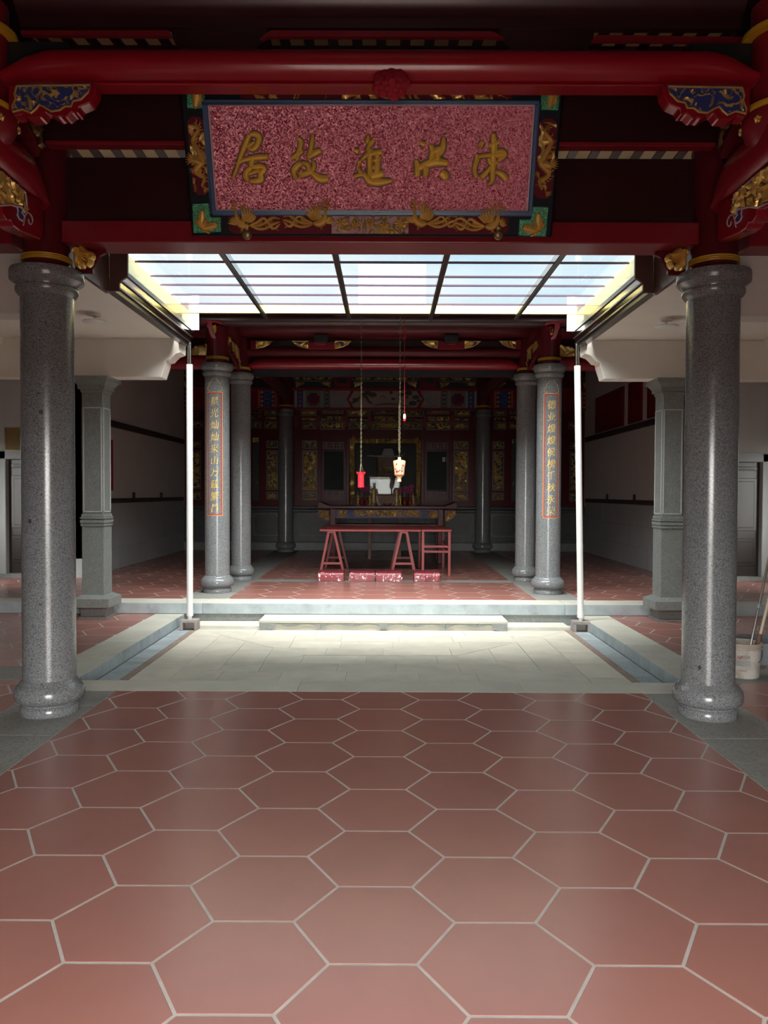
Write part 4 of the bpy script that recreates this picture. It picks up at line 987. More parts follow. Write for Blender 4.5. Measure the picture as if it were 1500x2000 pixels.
MB().prism(rect(a0, b0_, a1, vt-.02), PF, 0, .004).build('red_ground', PMAR, pq)
carve(MB(), PF, rect(a0, b0_, a1, vt-.02), .007, .024, 61, 14, cut=.52).build('top_relief', GOLD, pq)
for s in (-1, 1):                        # hidden side boards added to keep sky light out of the low eave
    a, b = sorted((X0+s*2.44, X0+s*2.48)); struct(MB().box(a, b, 5.06, 6.98, 3.41, 4.2).build('trim_9', DARK))
# ------------------------------------------------------------------ glass roof over the court
ZG = 3.60
GXL, GXR = X0-2.255, X0+2.255
cn = empty('glass_canopy', (X0, 7.8, 3.2), 'flat glass roof in steel frames over the sunken court', 'canopy')
bars = [-1.41, -.445, .51, 1.495]
cols = [GXL]+bars+[GXR]
rows = [6.34, 6.75, 7.16, 7.63, 7.95, 8.34, 8.745, 9.16]
for i in range(5):
    for j in range(len(rows)-1):
        MB().box(cols[i]+.004, cols[i+1]-.004, rows[j]+.002, rows[j+1]-.002, ZG, ZG+.006).build('glass_pane', GLASS, cn)
PURP = M('purple_brown_rod', (.075, .045, .085), .3, metal=.4)
for j, y in enumerate(rows[1:-1]):
    MB().box(GXL, GXR, y-.009, y+.009, ZG-.006, ZG+.012).build('cross_rod', PURP, cn)
for x in bars:
    MB().box(x-.028, x+.028, rows[0], rows[-1], ZG-.075, ZG-.004).build('frame_bar', STEEL, cn, bevel=.004)
    MB().box(x-.020, x+.020, rows[0], rows[-1], ZG-.083, ZG-.074).build('bar_flange', STEELD, cn)
for s in (-1, 1):
    x = GXL if s < 0 else GXR
    fx = Frame((0, 0, 0), (1, 0, 0), (0, 0, 1))                         # gutter section in (x, z), swept along the court
    def sec(pts): return [(x+s*a, z) for a, z in pts]
    # stepped steel gutter: upright polished faces between dark lips
    for nm, mt, pts in (('gutter_rail', STEELD, [(-.012, 3.402), (-.012, 3.442), (.05, 3.442), (.05, 3.402)]),
                        ('gutter_channel', STEEL, [(.008, 3.345), (.002, 3.402), (.05, 3.402), (.05, 3.345)]),
                        ('gutter_lip', STEELD, [(.004, 3.332), (.004, 3.347), (.05, 3.347), (.05, 3.332)]),
                        ('gutter_channel', STEEL, [(.030, 3.282), (.022, 3.332), (.06, 3.332), (.06, 3.282)]),
                        ('gutter_lip', STEELD, [(.026, 3.270), (.026, 3.284), (.06, 3.284), (.06, 3.270)]),
                        ('gutter_bottom', STEELD, [(.050, 3.232), (.046, 3.270), (.14, 3.270), (.14, 3.242)]),
                        ('gutter_back', STEELD, [(.05, 3.270), (.14, 3.270), (.14, 3.44), (.05, 3.44)])):
        MB().prism(sec(pts), fx, -9.30, -6.30).build(nm, mt, cn)
    a, b = sorted((x-s*.002, x+s*.004))
    MB().box(a, b, 6.4, 9.16, 3.44, ZG).build('side_sheet', SHEET, cn)
    a, b = sorted((x+s*.02, x-s*.10))
    MB().box(a, b, 9.165, 9.18, 3.40, ZG-.01).build('end_board', PVC, cn)
MB().box(GXL, GXR, 9.165, 9.175, ZG, 3.715).build('end_sheet', YFASC, cn)
# board that closes the raised hall above the far end of the glass
struct(MB().box(X0-2.62, X0+2.62, 9.185, 9.26, 3.60, 3.70).build('trim_8', DARK))
# brown fascia boards at the near end of the gutters with gilded dragon heads on the columns
for s in (-1, 1):
    x = GXL if s < 0 else GXR
    fb_ = empty('fascia_board', (x+s*.1, 6.2, 3.1), 'brown stained fascia board with an ogee end where the gutter starts, %s side' % ('red notice' if s < 0 else 'paint bucket'), 'board', 'fascia boards of the court')
    f = wallframe(6.30)
    def mm(px_, py_): u, v = f.px(px_, py_); return (u, v) if s < 0 else (2*X0-u, v)
    pl = [mm(*q) for q in ((213, 470), (249, 470), (249, 537), (245, 542), (237, 547), (233, 552), (233, 562), (231, 568), (213, 568))]
    MB().prism(pl, f, -.03, 0).build('end_board', BROWN, fb_, bevel=.003)
    xb = mm(213, 500)[0]; zb = mm(213, 568)[1]
    a, b = sorted((xb, xb+s*.03))
    MB().box(a, b, 5.46, 6.30, zb-.02, 3.66).build('side_board', BROWN, fb_)
    dh = empty('dragon_head', (X0+s*2.06, 5.30, 2.98), 'gilded dragon head bracket projecting from the thick column on the %s side' % ('red notice' if s < 0 else 'paint bucket'), 'bracket', 'dragon head brackets')
    f = wallframe(5.26)
    def m2(px_, py_): u, v = f.px(px_, py_); return (u, v) if s < 0 else (2*X0-u, v)
    MB().prism([m2(*q) for q in ((140, 478), (200, 478), (202, 490), (190, 496), (176, 520), (176, 530), (142, 530))], wallframe(5.30), -.03, 0).build('red_arm', RED2, dh, bevel=.004)
    hm = MB()
    for pts, wd in (([(152, 484), (154, 500), (160, 515), (170, 520)], [.05, .075, .07, .04]), ([(158, 482), (170, 498), (178, 512), (172, 522)], [.03, .05, .045, .03]), ([(166, 500), (180, 496), (184, 505), (178, 510)], [.012, .026, .024, .012]), ([(150, 505), (152, 518), (160, 524)], [.03, .035, .02]), ([(148, 486), (145, 498)], [.03, .02])):
        hm.stroke([m2(*q) for q in pts], wd, f, .05, c=.0)
    for i in range(6): a = -1.9+.35*i; u, v = m2(158, 496); feather(hm, f, u, v, a if s < 0 else math.pi-a, .085, .016, .02, .035)
    hm.build('gilt_head', GOLD, dh)
# white props under the gutter, on small concrete blocks
for s in (-1, 1):
    if s < 0: bt, tp = PZ(369, 1231, ZC), P(370, 690, 9.13)
    else: bt, tp = PZ(1138, 1236, ZC), P(1127, 692, 9.13)
    bx_, by_ = bt.x, 9.13
    bl = empty('concrete_block', (bx_, by_, ZC), 'small hollow concrete block under the white prop on the %s side of the court' % ('red notice' if s < 0 else 'paint bucket'), 'block', 'prop blocks')
    MB().box(bx_-.10, bx_+.10, by_-.075, by_+.075, ZC+.09, ZC+.125).build('block_top', CONC, bl, bevel=.004)
    for e in (-.083, .083):
        MB().box(bx_+e-.017, bx_+e+.017, by_-.075, by_+.075, ZC+.002, ZC+.092).build('block_side', CONC, bl, bevel=.003)
    MB().box(bx_-.066, bx_+.066, by_+.03, by_+.07, ZC+.004, ZC+.09).build('block_web', CONC, bl)
    pp = empty('white_prop', (bx_, by_, ZC+.125), ('slim upright white plastic pipe prop holding up the steel gutter' if s < 0 else 'slim slightly leaning white plastic pipe prop holding up the steel gutter'), 'pole', 'white props of the glass roof')
    b_ = Vector((bx_, by_, ZC+.125)); t_ = Vector((tp.x, 9.13, 3.245)); k = (P(370, 712, 9.13).z-b_.z)/(t_.z-b_.z); m_ = b_.lerp(t_, k)
    MB().tube([b_+(t_-b_)*.012, m_], .037, 20).build('pipe', PVC, pp)
    MB().tube([m_, t_], .024, 16).build('steel_neck', STEEL, pp)
    MB().tube([b_, b_+(t_-b_)*.014], .026, 16).build('foot', PVC, pp)
    MB().tube([b_+(t_-b_)*.012, b_+(t_-b_)*.035], .040, 20).build('socket', PVC, pp)
# round ceiling lamps of the aisles
for s in (-1, 1):
    q = PZ(185, 613, 3.30) if s < 0 else PZ(1302, 623, 3.30)
    lp = empty('ceiling_lamp', (q.x, q.y, 3.20), 'round white disc lamp on a short stem under the aisle ceiling, %s side' % ('red notice' if s < 0 else 'paint bucket'), 'lamp', 'aisle ceiling lamps')
    MB().lathe(q.x, q.y, [(.001, .075), (.05, .075), (.062, .085), (.062, .10)], 28, 3.20).build('rose', PVC, lp)
    MB().lathe(q.x, q.y, [(.012, .02), (.010, .05), (.016, .078)], 14, 3.20).build('stem', PVC, lp)
    MB().lathe(q.x, q.y, [(.001, 0), (.06, .001), (.105, .008), (.122, .018), (.115, .028), (.05, .036), (.012, .04)], 36, 3.20).build('disc', PVC, lp)
# a pale apartment block far behind, seen dimly through the glass
ab = empty('apartment_block', (0, 120, 0), 'pale apartment block far away, seen through the glass roof', 'building')
a, b = P(700, 540, 120).x, P(832, 540, 120).x; ztop = P(760, 516, 120).z
MB().box(a, b, 120, 132, 0, ztop).build('wall', BLDG, ab)
for i, u in enumerate((.14, .42, .62, .86)):
    for j in range(8):
        z = ztop-1.8-j*2.9; x = a+(b-a)*u; MB().box(x-.8, x+.8, 119.9, 120.1, z-1.4, z).build('window', BLDW, ab)
# ------------------------------------------------------------------ timber of the raised hall
XC = X0+.02
YB3 = YC3
hb = P(755, 722, YB3).z; ht = P(755, 700, YB3).z
moon_beam('hall_beam', (X0-2.14, YB3, 0), (X0+2.14, YB3, 0), hb, ht, .085, RED, 'slim glossy red crescent beam between the plain granite columns of the raised hall', end=.28)
tag(MB().box(X0-2.14, X0+2.14, YB3+.09, YB3+.13, hb-.10, ht+.02).build('backing_board', BLACK), 'black board just behind and under the slim red hall beam', 'board')
def purlin(name, y, zb, r, x0, x1, mat, label, n=24):
    mb = MB(); vs = []
    for x in (x0, x1):
        for j in range(n): a = 2*math.pi*j/n; vs.append((x, y+r*math.cos(a), zb+r+r*math.sin(a)))
    mb.add(vs, [(j, (j+1) % n, n+(j+1) % n, n+j) for j in range(n)], True); mb.add(vs[:n], [list(range(n))]); mb.add(vs[n:], [list(range(n))])
    return tag(mb.build(name, mat), label, 'purlin')
z1 = P(755, 699, YB3).z
purlin('hall_purlin', YB3, z1, .085, X0-2.14, X0+2.14, RED2, 'maroon round purlin lying on the slim red hall beam')
zb_ = P(755, 663, 12.0).z
purlin('hall_purlin', 12.05, zb_+.02, .20, XHL, XHR, RED2, 'thick maroon purlin carried on the gilded blocks of the raised hall')
purlin('hall_purlin', 10.55, 3.73, .10, XHL, XHR, DARK, 'dark purlin over the inscribed columns from which the lamps hang')
tag(MB().box(X0-2.14, X0+2.14, YB3+.09, YB3+.13, P(755, 700, YB3).z+.03, zb_+.015).build('backing_board', DARK), 'dark board behind the gilded blocks of the raised hall', 'board')
f3 = wallframe(11.98)
def px3(q): return f3.px(*q)
for cx_, nm in ((628, 'nearer the red notice side'), (881, 'nearer the honour board side')):
    bk = empty('bracket_set', (f3.px(cx_, 680)[0], 11.98, f3.px(cx_, 684)[1]), 'red bracket block with two gilded wings, %s' % nm, 'bracket')
    MB().prism([px3(q) for q in ((cx_-26, 668), (cx_+26, 668), (cx_+26, 682), (cx_-26, 682))], f3, -.08, .02).build('block', RED3, bk, bevel=.004)
    MB().prism([px3(q) for q in ((cx_-9, 668), (cx_+9, 668), (cx_+9, 674), (cx_-9, 674))], f3, .02, .05).build('tongue', RED, bk, bevel=.004)
    MB().prism([px3(q) for q in ((cx_-14, 656), (cx_+14, 656), (cx_+13, 671), (cx_-13, 671))], f3, -.06, .09).build('bearing_block', BLACK, bk, bevel=.004)
    for s in (-1, 1):
        w_ = [(cx_+s*26, 666.5), (cx_+s*58, 666.5), (cx_+s*52, 672), (cx_+s*42, 677), (cx_+s*28, 680.5), (cx_+s*26, 680)]
        pl = [px3(q) for q in w_]
        wg = MB().prism(pl, f3, -.05, 0).build('wing', DBLUE, bk)
        carve(MB(), f3, pl, .011, .03, cx_+s, 9, cut=.35).build('wing_carving', GOLD, wg)
        rm = MB(); q = [f3.p(a, b, .004) for a, b in pl]; rm.tube(q+[q[0]], .006, 5); rm.build('gilt_rim', GOLD, wg)
for s in (-1, 1):
    e = 490 if s < 0 else 1017
    bk = empty('bracket_half', (f3.px(e, 680)[0], 11.98, f3.px(e, 684)[1]), 'gilded half wing bracket against the plain granite column on the %s side' % ('red notice' if s < 0 else 'honour board'), 'bracket', 'half wing brackets')
    MB().prism([px3(q) for q in ((e-s*0, 665), (e-s*10, 665), (e-s*10, 681), (e, 681))], f3, -.06, .02).build('block', RED3, bk, bevel=.003)
    pl = [px3(q) for q in ((e-s*10, 666.5), (e-s*42, 666.5), (e-s*36, 672), (e-s*26, 677), (e-s*12, 680.5), (e-s*10, 680))]
    wg = MB().prism(pl, f3, -.05, 0).build('wing', DBLUE, bk)
    carve(MB(), f3, pl, .011, .03, 77+s, 9, cut=.35).build('wing_carving', GOLD, wg)
    rm = MB(); q = [f3.p(a, b, .004) for a, b in pl]; rm.tube(q+[q[0]], .006, 5); rm.build('gilt_rim', GOLD, wg)
# side lintels from the inscribed columns to the walls, bracket arms and carvings
for s in (-1, 1):
    side = 'red notice' if s < 0 else 'honour board'
    zb0, zt0 = P(360, 722, YC2).z, P(360, 693, YC2).z
    moon_beam('side_lintel', (X0+s*(4.72 if s < 0 else 2.12), YC2, 0), (X0+s*(2.12 if s < 0 else 4.72), YC2, 0), zb0, zt0, .09, RED3, 'dark red lintel beam from the inscribed column to the side wall on the %s side' % side)
    f = wallframe(YC2-.13)
    pl = [f.px(*q) for q in ((352, 694), (358, 686), (372, 683), (384, 676), (404, 672), (404, 694))]
    if s > 0: pl = [(2*X0-u, v) for u, v in pl]
    cvk = empty('gilt_corner', (sum(q[0] for q in pl)/6, YC2-.13, pl[0][1]), 'gilded carved corner above the side lintel beside the %s side inscribed column' % side, 'carving', 'gilded corners of the raised hall')
    MB().prism(pl, f, -.05, 0).build('backing', RED2, cvk); carve(MB(), f, pl, .010, .04, 83+s, 9, cut=.3).build('carving', GOLDD, cvk)
    # bright red arm standing out sideways from the column top
    q5 = [(372, 125), (470, 130), (520, 128), (570, 145), (575, 175), (545, 170), (520, 160), (480, 155), (482, 200), (490, 240), (500, 275), (515, 290), (510, 320), (470, 305), (450, 255), (440, 215), (425, 195), (428, 155), (375, 150)]
    f = wallframe(YC2-.16)
    pl = [f.px(320+a/5, 600+b/5) for a, b in q5]
    if s > 0: pl = [(2*X0-u, v) for u, v in pl]
    ar = MB().prism(pl, f, -.06, .05).build('bracket_arm', RED, cbl if s < 0 else cbr, bevel=.005); ar['label'] = 'bright red S-shaped bracket arm'
    p2 = [f.px(320+a/5, 600+b/5) for a, b in ((484, 190), (515, 170), (520, 240), (505, 280), (492, 250))]
    if s > 0: p2 = [(2*X0-u, v) for u, v in p2]
    carve(MB(), f, p2, .008, .06, 91+s, 11, cut=.2).build('gilt_leaf', GOLD, ar)
    # carved board running back from column to column
    xb = X0+s*2.24; fx = Frame((xb-s*.05, 0, 0), (0, -s, 0), (0, 0, 1))
    pl = [(-s*10.80, 3.715), (-s*11.93, 3.715), (-s*11.93, 3.36), (-s*11.6, 3.45), (-s*11.2, 3.52), (-s*10.80, 3.54)]
    bd = empty('carved_board', (xb, 11.4, 3.5), 'maroon carved board between inscribed and plain granite columns, %s side' % side, 'board', 'carved boards of the raised hall')
    MB().prism(pl, fx, -.05, 0).build('board_body', RED2, bd); carve(MB(), fx, offset_poly(pl, .04), .02, .04, 95+s, 6, cut=.45).build('carving', GOLDD, bd)
    moon_beam('tie_beam', (xb, 10.76, 0), (xb, 11.96, 0), 3.72, 3.95, .09, RED2, 'short maroon tie beam above the carved board on the %s side' % side, group='tie beams')
    moon_beam('tie_beam', (xb, 12.25, 0), (xb, 17.75, 0), 3.60, 3.90, .10, RED2, 'long maroon tie beam running back to the altar screen on the %s side' % side, group='long tie beams')
    # fascia beams in front of the screen over the side bays
# ------------------------------------------------------------------ altar screen
YS = 18.42
fs = wallframe(YS)
def SP(x, y): return fs.px(x, y)
def srect(x0, y0, x1, y1, s):
    a, b = SP(x0, y1); c, d = SP(x1, y0)
    if s > 0: a, c = 2*XC-c, 2*XC-a
    return a, b, c, d
scn = empty('altar_screen', (XC, YS+.1, ZH), 'dark red carved altar screen with gilded panels, windows and a painted lintel', 'screen')
zt_ = SP(750, 724)[1]; zr = SP(560, 988)[1]
MB().box(XHL, XHR, YS, YS+.12, zr, SP(600, 856)[1]+2.0) if False else None
w0 = SP(683, 857); w1 = SP(823, 984)             # opening
for x0_, x1_, z0_, z1_ in ((XHL, w0[0], zr, 4.5), (w1[0], XHR, zr, 4.5), (w0[0], w1[0], w0[1], 4.5)):
    pass
win = []
for s in (-1, 1):
    win.append(srect(631, 880, 672, 958, s))
# screen boards laid round the three openings
xs = sorted([XHL, XHR, w0[0], w1[0]]+[v for q in win for v in (q[0], q[2])])
wz0, wz1 = win[0][1], win[0][3]
segs = [(XHL, win[0][0], zr, 4.5), (win[0][2], w0[0], zr, 4.5), (w0[0], w1[0], w0[1], 4.5), (w1[0], win[1][0], zr, 4.5), (win[1][2], XHR, zr, 4.5)]
for q in win: segs += [(q[0], q[2], zr, wz0), (q[0], q[2], wz1, 4.5)]
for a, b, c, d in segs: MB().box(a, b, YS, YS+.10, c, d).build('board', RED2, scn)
def gpanel(a, b, c, d, seed, edge=GREYL, gold=GOLD, ground=BLACK, cell=.015, sc=15, frame=True, amp=.045):
    fr = fs; p = MB().prism(rect(a, b, c, d), fr, .001, .012).build('gilded_panel', ground, scn)
    if frame:
        t = .014; mb = MB()
        for q in (rect(a, b, c, b+t), rect(a, d-t, c, d), rect(a, b+t, a+t, d-t), rect(c-t, b+t, c, d-t)): mb.prism(q, fr, .012, .028)
        mb.build('frame', edge, p); e = .03
    else: e = .006
    carve(MB(), fr, rect(a+e, b+e, c-e, d-e), cell, amp, seed, sc, c=.006, cut=.34).build('carving', gold, p)
    return p
sd = 100
for s in (-1, 1):
    for q, kw in (((588, 801, 618, 812), {}), ((629, 800, 671, 808), dict(gold=GOLDD)), ((678, 801, 724, 813), {}),
                  ((590, 816, 619, 822), dict(frame=False, gold=GOLDD)), ((627, 813, 671, 822), dict(frame=False)), ((680, 818, 722, 823), dict(frame=False, gold=GOLDD)),
                  ((591, 825, 619, 838), dict(gold=GOLDD)), ((625, 824, 673, 839), {}), ((681, 825, 719, 838), dict(gold=GOLDD)),
                  ((591, 861, 619, 876), {}), ((591, 880, 619, 957), {}), ((591, 961, 619, 976), {}),
                  # side bays
                  ((521, 861, 543, 875), dict(gold=GOLDD)), ((521, 880, 543, 956), dict(gold=GOLDD)), ((521, 961, 543, 975), dict(gold=GOLDD)),
                  ((517, 800, 541, 811), dict(gold=GOLDD)), ((518, 814, 541, 820), dict(frame=False, gold=GOLDD)), ((517, 823, 541, 837), dict(gold=GOLDD)),
                  ((490, 800, 511, 807), dict(gold=GOLDD)), ((490, 811, 509, 820), dict(frame=False, gold=GOLDD)), ((490, 823, 511, 836), dict(gold=GOLDD)),
                  ((373, 862, 392, 874), dict(gold=GOLDD)), ((373, 880, 393, 955), dict(gold=GOLDD)), ((373, 823, 396, 836), dict(gold=GOLDD)), ((373, 960, 393, 976), dict(gold=GOLDD))):
        sd += 1; gpanel(*srect(*q, s), sd, **kw)
for q, kw in (((730, 800, 774, 808), dict(gold=GOLDD)), ((731, 813, 773, 823), dict(frame=False)), ((725, 824, 779, 839), {})): sd += 1; gpanel(*srect(*q, -1), sd, **kw)
# small corbels between the frieze panels
for s in (-1, 1):
    for x_ in (578, 622, 676, 722):
        a, b, c, d = srect(x_-3, 812, x_+3, 832, s); MB().prism([(a, d), (c, d), (c, b), ((a+c)/2, b-.03), (a, b)], fs, 0, .09).build('corbel', RED3, scn, bevel=.004)
# window lattices, glass and leaf frames
def lattice(a, b, c, d, mat):
    mb = MB(); t = .010; n = 6; dx = (c-a)/n; dz = (d-b)/4
    for q in (rect(a, b, c, b+t), rect(a, d-t, c, d), rect(a, b, a+t, d), rect(c-t, b, c, d)): mb.prism(q, fs, .0, .02)
    for i in range(1, n): mb.prism(rect(a+dx*i-t/2, b+(dz if i % 2 else 0), a+dx*i+t/2, d-(0 if i % 2 else dz)), fs, .0, .02)
    for j in range(1, 4):
        for i in range(0, n, 2): mb.prism(rect(a+dx*(i+(j % 2)*.5), b+dz*j-t/2, a+dx*min(n, i+1.6), b+dz*j+t/2), fs, .0, .02)
    return mb
for s in (-1, 1):
    a, b, c, d = srect(631, 864, 671, 876, s); lattice(a, b, c, d, None).build('lattice', GREYL, scn)
    a, b, c, d = srect(631, 961, 670, 975, s); lattice(a, b, c, d, None).build('lattice', LILAC, scn)
    a, b, c, d = srect(631, 880, 672, 958, s)
    MB().box(a, c, YS+.05, YS+.056, b, d).build('window_glass', WGLASS, scn)
    mb = MB(); t = .022
    for q in (rect(a, b, c, b+t), rect(a, d-t, c, d), rect(a, b+t, a+t, d-t), rect(c-t, b+t, c, d-t)): mb.prism(q, fs, -.05, .012)
    mb.build('window_frame', M_WF if 'M_WF' in globals() else globals().setdefault('M_WF', M('dim_green_frame', (.035, .055, .045), .5)), scn)
    a, b, c, d = srect(676, 856, 683, 984, s); MB().prism(rect(a, b, c, d), fs, 0, .06).build('post', RED2, scn, bevel=.01)
    a, b, c, d = srect(622, 844, 628, 984, s); MB().prism(rect(a, b, c, d), fs, 0, .03).build('post', RED2, scn, bevel=.008)
    # dark door leaves in the side bays
    a, b, c, d = srect(494, 857, 506, 978, s); MB().prism(rect(a, b, c, d), fs, .001, .02).build('dark_leaf', M_WF, scn)
    a, b, c, d = srect(494, 855, 506, 864, s); sd += 1; carve(MB(), fs, rect(a, b, c, d), .02, .04, sd, 9, c=.02, cut=.4).build('carving', GOLDD, scn)
    hx, hz = SP(503, 944); hx = hx if s < 0 else 2*XC-hx
    MB().prism([(hx-.018, hz+.05), (hx+.018, hz+.05), (hx, hz-.06)], fs, .02, .035).build('metal_pull', STEEL, scn)
    # thin gilt pipe beside the dim columns
    a, b = SP(575.5, 842); _, d = SP(575.5, 965); a = a if s < 0 else 2*XC-a
    MB().tube([fs.p(a, d, .02), fs.p(a, b, .02)], .008, 6).build('gilt_pipe', BRONZE, scn)
# gilded frame of the central opening
op = MB(); t = SP(692, 900)[0]-SP(683, 900)[0]
carve(op, fs, rect(w0[0], w0[1]-t*.95, w1[0], w0[1]), .016, .06, 7, 8, c=.01, cut=.25)
for s in (-1, 1):
    pl = [SP(*q) for q in ((683, 866), (692, 866), (692, 962), (688, 984), (684, 984))]
    if s > 0: pl = [(2*XC-u, v) for u, v in pl]
    carve(op, fs, pl, .016, .06, 8+s, 8, c=.01, cut=.25)
op.build('gilt_window_frame', GOLDD, scn)
mb = MB()
for s in (-1, 1):
    a, b = SP(688, 861); a = a if s < 0 else 2*XC-a
    for k in range(6): feather(mb, fs, a, b, (-.9+.45*k) if s < 0 else math.pi-(-.9+.45*k), .12, .04, .03, .05)
mb.build('gilt_corner_leaf', GOLD, scn)
# painted lintel: ground, bands with beads, flower tablets, clouds and a landscape
ly0, ly1 = SP(750, 797)[1], SP(750, 763)[1]
lint = MB().box(XHL, XHR, YS-.06, YS, ly0-.05, ly1+.05).build('painted_lintel', RED3, scn)
fl = wallframe(YS-.06)
def LP(x, y): return fl.px(x, y)
def lrect(x0, y0, x1, y1, s):
    a, b = LP(x0, y1); c, d = LP(x1, y0)
    if s > 0: a, c = 2*XC-c, 2*XC-a
    return rect(a, b, c, d)
def paint(pl, mat, c0, c1, nm): return MB().prism(pl, fl, c0, c1).build(nm, mat, lint)
GREYW2 = M('pale_grey_paint', (.36, .36, .36), .7)
for s in (-1, 1):
    for x0_, x1_, mt in ((575, 580, GREYW2), (580, 592, DBLUE), (592, 597, GREYW2), (597, 627, GREENP), (627, 630, GREYW2), (630, 635, GREENP), (635, 642, INKB), (642, 646, GREENP), (646, 650, GREYW2), (650, 684, LILAC)):
        paint(lrect(x0_, 763, x1_, 797, s), mt, .001, .006, 'paint_band')
    for cx_ in (586, 638.5):
        for k in range(4):
            u, v = LP(cx_, 767+k*8.4); u = u if s < 0 else 2*XC-u
            MB().lathe(0, 0, [(.001, .035), (.022, .028), (.034, .008), (.036, 0)], 12).build
            b_ = MB(); nn = 12; vs = []
            for j, (rr, hh) in enumerate(((.036, .006), (.032, .022), (.018, .034), (.002, .038))):
                for i in range(nn): t_ = 2*math.pi*i/nn; vs.append(fl.p(u+rr*math.cos(t_), v+rr*math.sin(t_), hh))
            b_.add(vs, [(j*nn+i, j*nn+(i+1) % nn, (j+1)*nn+(i+1) % nn, (j+1)*nn+i) for j in range(3) for i in range(nn)], True); b_.build('bead', LILAC, lint)
    u, v = LP(612, 780); u = u if s < 0 else 2*XC-u
    tab = [(u+.165*math.cos(t_)*(1 if i % 2 else .88), v+.165*math.sin(t_)*(1 if i % 2 else .88)) for i, t_ in enumerate([2*math.pi*k/16 for k in range(16)])]
    paint(tab, RED, .006, .014, 'flower_tablet')
    fm = MB()
    for k in range(6): feather(fm, fl, u, v, 2*math.pi*k/6, .10, .06, .012, .014)
    fm.build('painted_flower', DBLUE, lint)
    cm = MB()
    for pts, wd in (([(676, 766), (668, 774), (676, 780), (668, 787), (676, 795)], [.04, .06, .05, .06, .04]), ([(660, 768), (654, 776), (660, 784), (666, 778), (661, 774)], [.05, .06, .06, .05, .03]), ([(653, 790), (662, 792), (668, 796)], [.05, .05, .04])):
        q = [LP(*p_) for p_ in pts]; q = q if s < 0 else [(2*XC-a, b) for a, b in q]; cm.stroke(q, wd, fl, .012, c=.006)
    cm.build('painted_cloud', TEALP, lint)
    pl = [LP(*q) for q in ((677, 780), (686, 763), (690, 763), (681, 780), (690, 797), (686, 797))]; pl = pl if s < 0 else [(2*XC-a, b) for a, b in pl]
    paint(pl, RED3, .006, .014, 'red_chevron')
    # fret tablets of the side bays
    for (xa, xb_) in ((504, 541), (336, 372)):
        for x0_, x1_, mt in ((xa, xa+4, ORANGEP), (xa+4, xa+11, RED2), (xa+11, xb_-11, DBLUE), (xb_-11, xb_-4, RED2), (xb_-4, xb_, ORANGEP)): paint(lrect(x0_, 762, x1_, 796, s), mt, .001, .006, 'paint_band')
        for cx_ in (xa+7.5, xb_-7.5):
            for k in range(4):
                u, v = LP(cx_, 766+k*8.6); u = u if s < 0 else 2*XC-u; b_ = MB(); nn = 12; vs = []
                for rr, hh in ((.040, .006), (.036, .022), (.020, .034), (.002, .038)):
                    for i in range(nn): t_ = 2*math.pi*i/nn; vs.append(fl.p(u+rr*math.cos(t_), v+rr*math.sin(t_), hh))
                b_.add(vs, [(j*nn+i, j*nn+(i+1) % nn, (j+1)*nn+(i+1) % nn, (j+1)*nn+i) for j in range(3) for i in range(nn)], True); b_.build('bead', LILAC, lint)
        fm = MB()
        for k in range(2):
            ya = 764+k*16; q = [(xa+13, ya), (xb_-12, ya), (xb_-12, ya+5), (xa+17, ya+5), (xa+17, ya+10), (xb_-16, ya+10), (xb_-16, ya+8)]; q2 = [(xa+13, ya), (xa+13, ya+15), (xb_-12, ya+15)]
            for qq in (q, q2):
                pt = [LP(*p_) for p_ in qq]; pt = pt if s < 0 else [(2*XC-a, b) for a, b in pt]
                fm.stroke(pt, [.022]*len(pt), fl, .012, c=.006, sub=1)
        fm.build('blue_fret', MBLUE, lint)
pl = [LP(*q) for q in ((682, 780), (691, 764), (814, 764), (823, 780), (814, 796), (691, 796))]
pt_ = paint(pl, PAPER, .002, .010, 'landscape_ground')
im = MB()
for pts, wd in (([(693, 786), (700, 778), (708, 774), (716, 776), (720, 784), (728, 789)], [.06, .04, .04, .05, .05, .03]), ([(742, 777), (747, 773), (752, 778)], [.02, .02, .02]), ([(730, 792), (760, 789), (800, 793)], [.02, .03, .02])): im.stroke([LP(*q) for q in pts], wd, fl, .004, c=.010)
im.build('painted_branch', INKB, lint)
for x_, y_, r_ in ((718, 768, .09), (728, 771, .10), (710, 770, .05), (695, 781, .08), (690, 786, .05), (768, 779, .05), (784, 771, .08), (798, 768, .09), (812, 776, .09), (806, 788, .10), (818, 783, .06), (794, 776, .05)):
    u, v = LP(x_, y_); im = MB().prism([(u+r_*(1+.3*noise.noise(Vector((x_, k, 0))))*math.cos(2*math.pi*k/10), v+.6*r_*math.sin(2*math.pi*k/10)) for k in range(10)], fl, .010, .013); im.build('painted_foliage', INK, lint)
u, v = LP(764, 766.5); paint([(u+.038*math.cos(2*math.pi*k/16), v+.038*math.sin(2*math.pi*k/16)) for k in range(16)], RED, .010, .014, 'painted_sun')
for y_ in (760, 799):
    a = LP(750, y_)[1]; MB().box(XHL, XHR, YS-.10, YS, a-.028, a+.028).build('red_moulding', RED3, lint, bevel=.008)
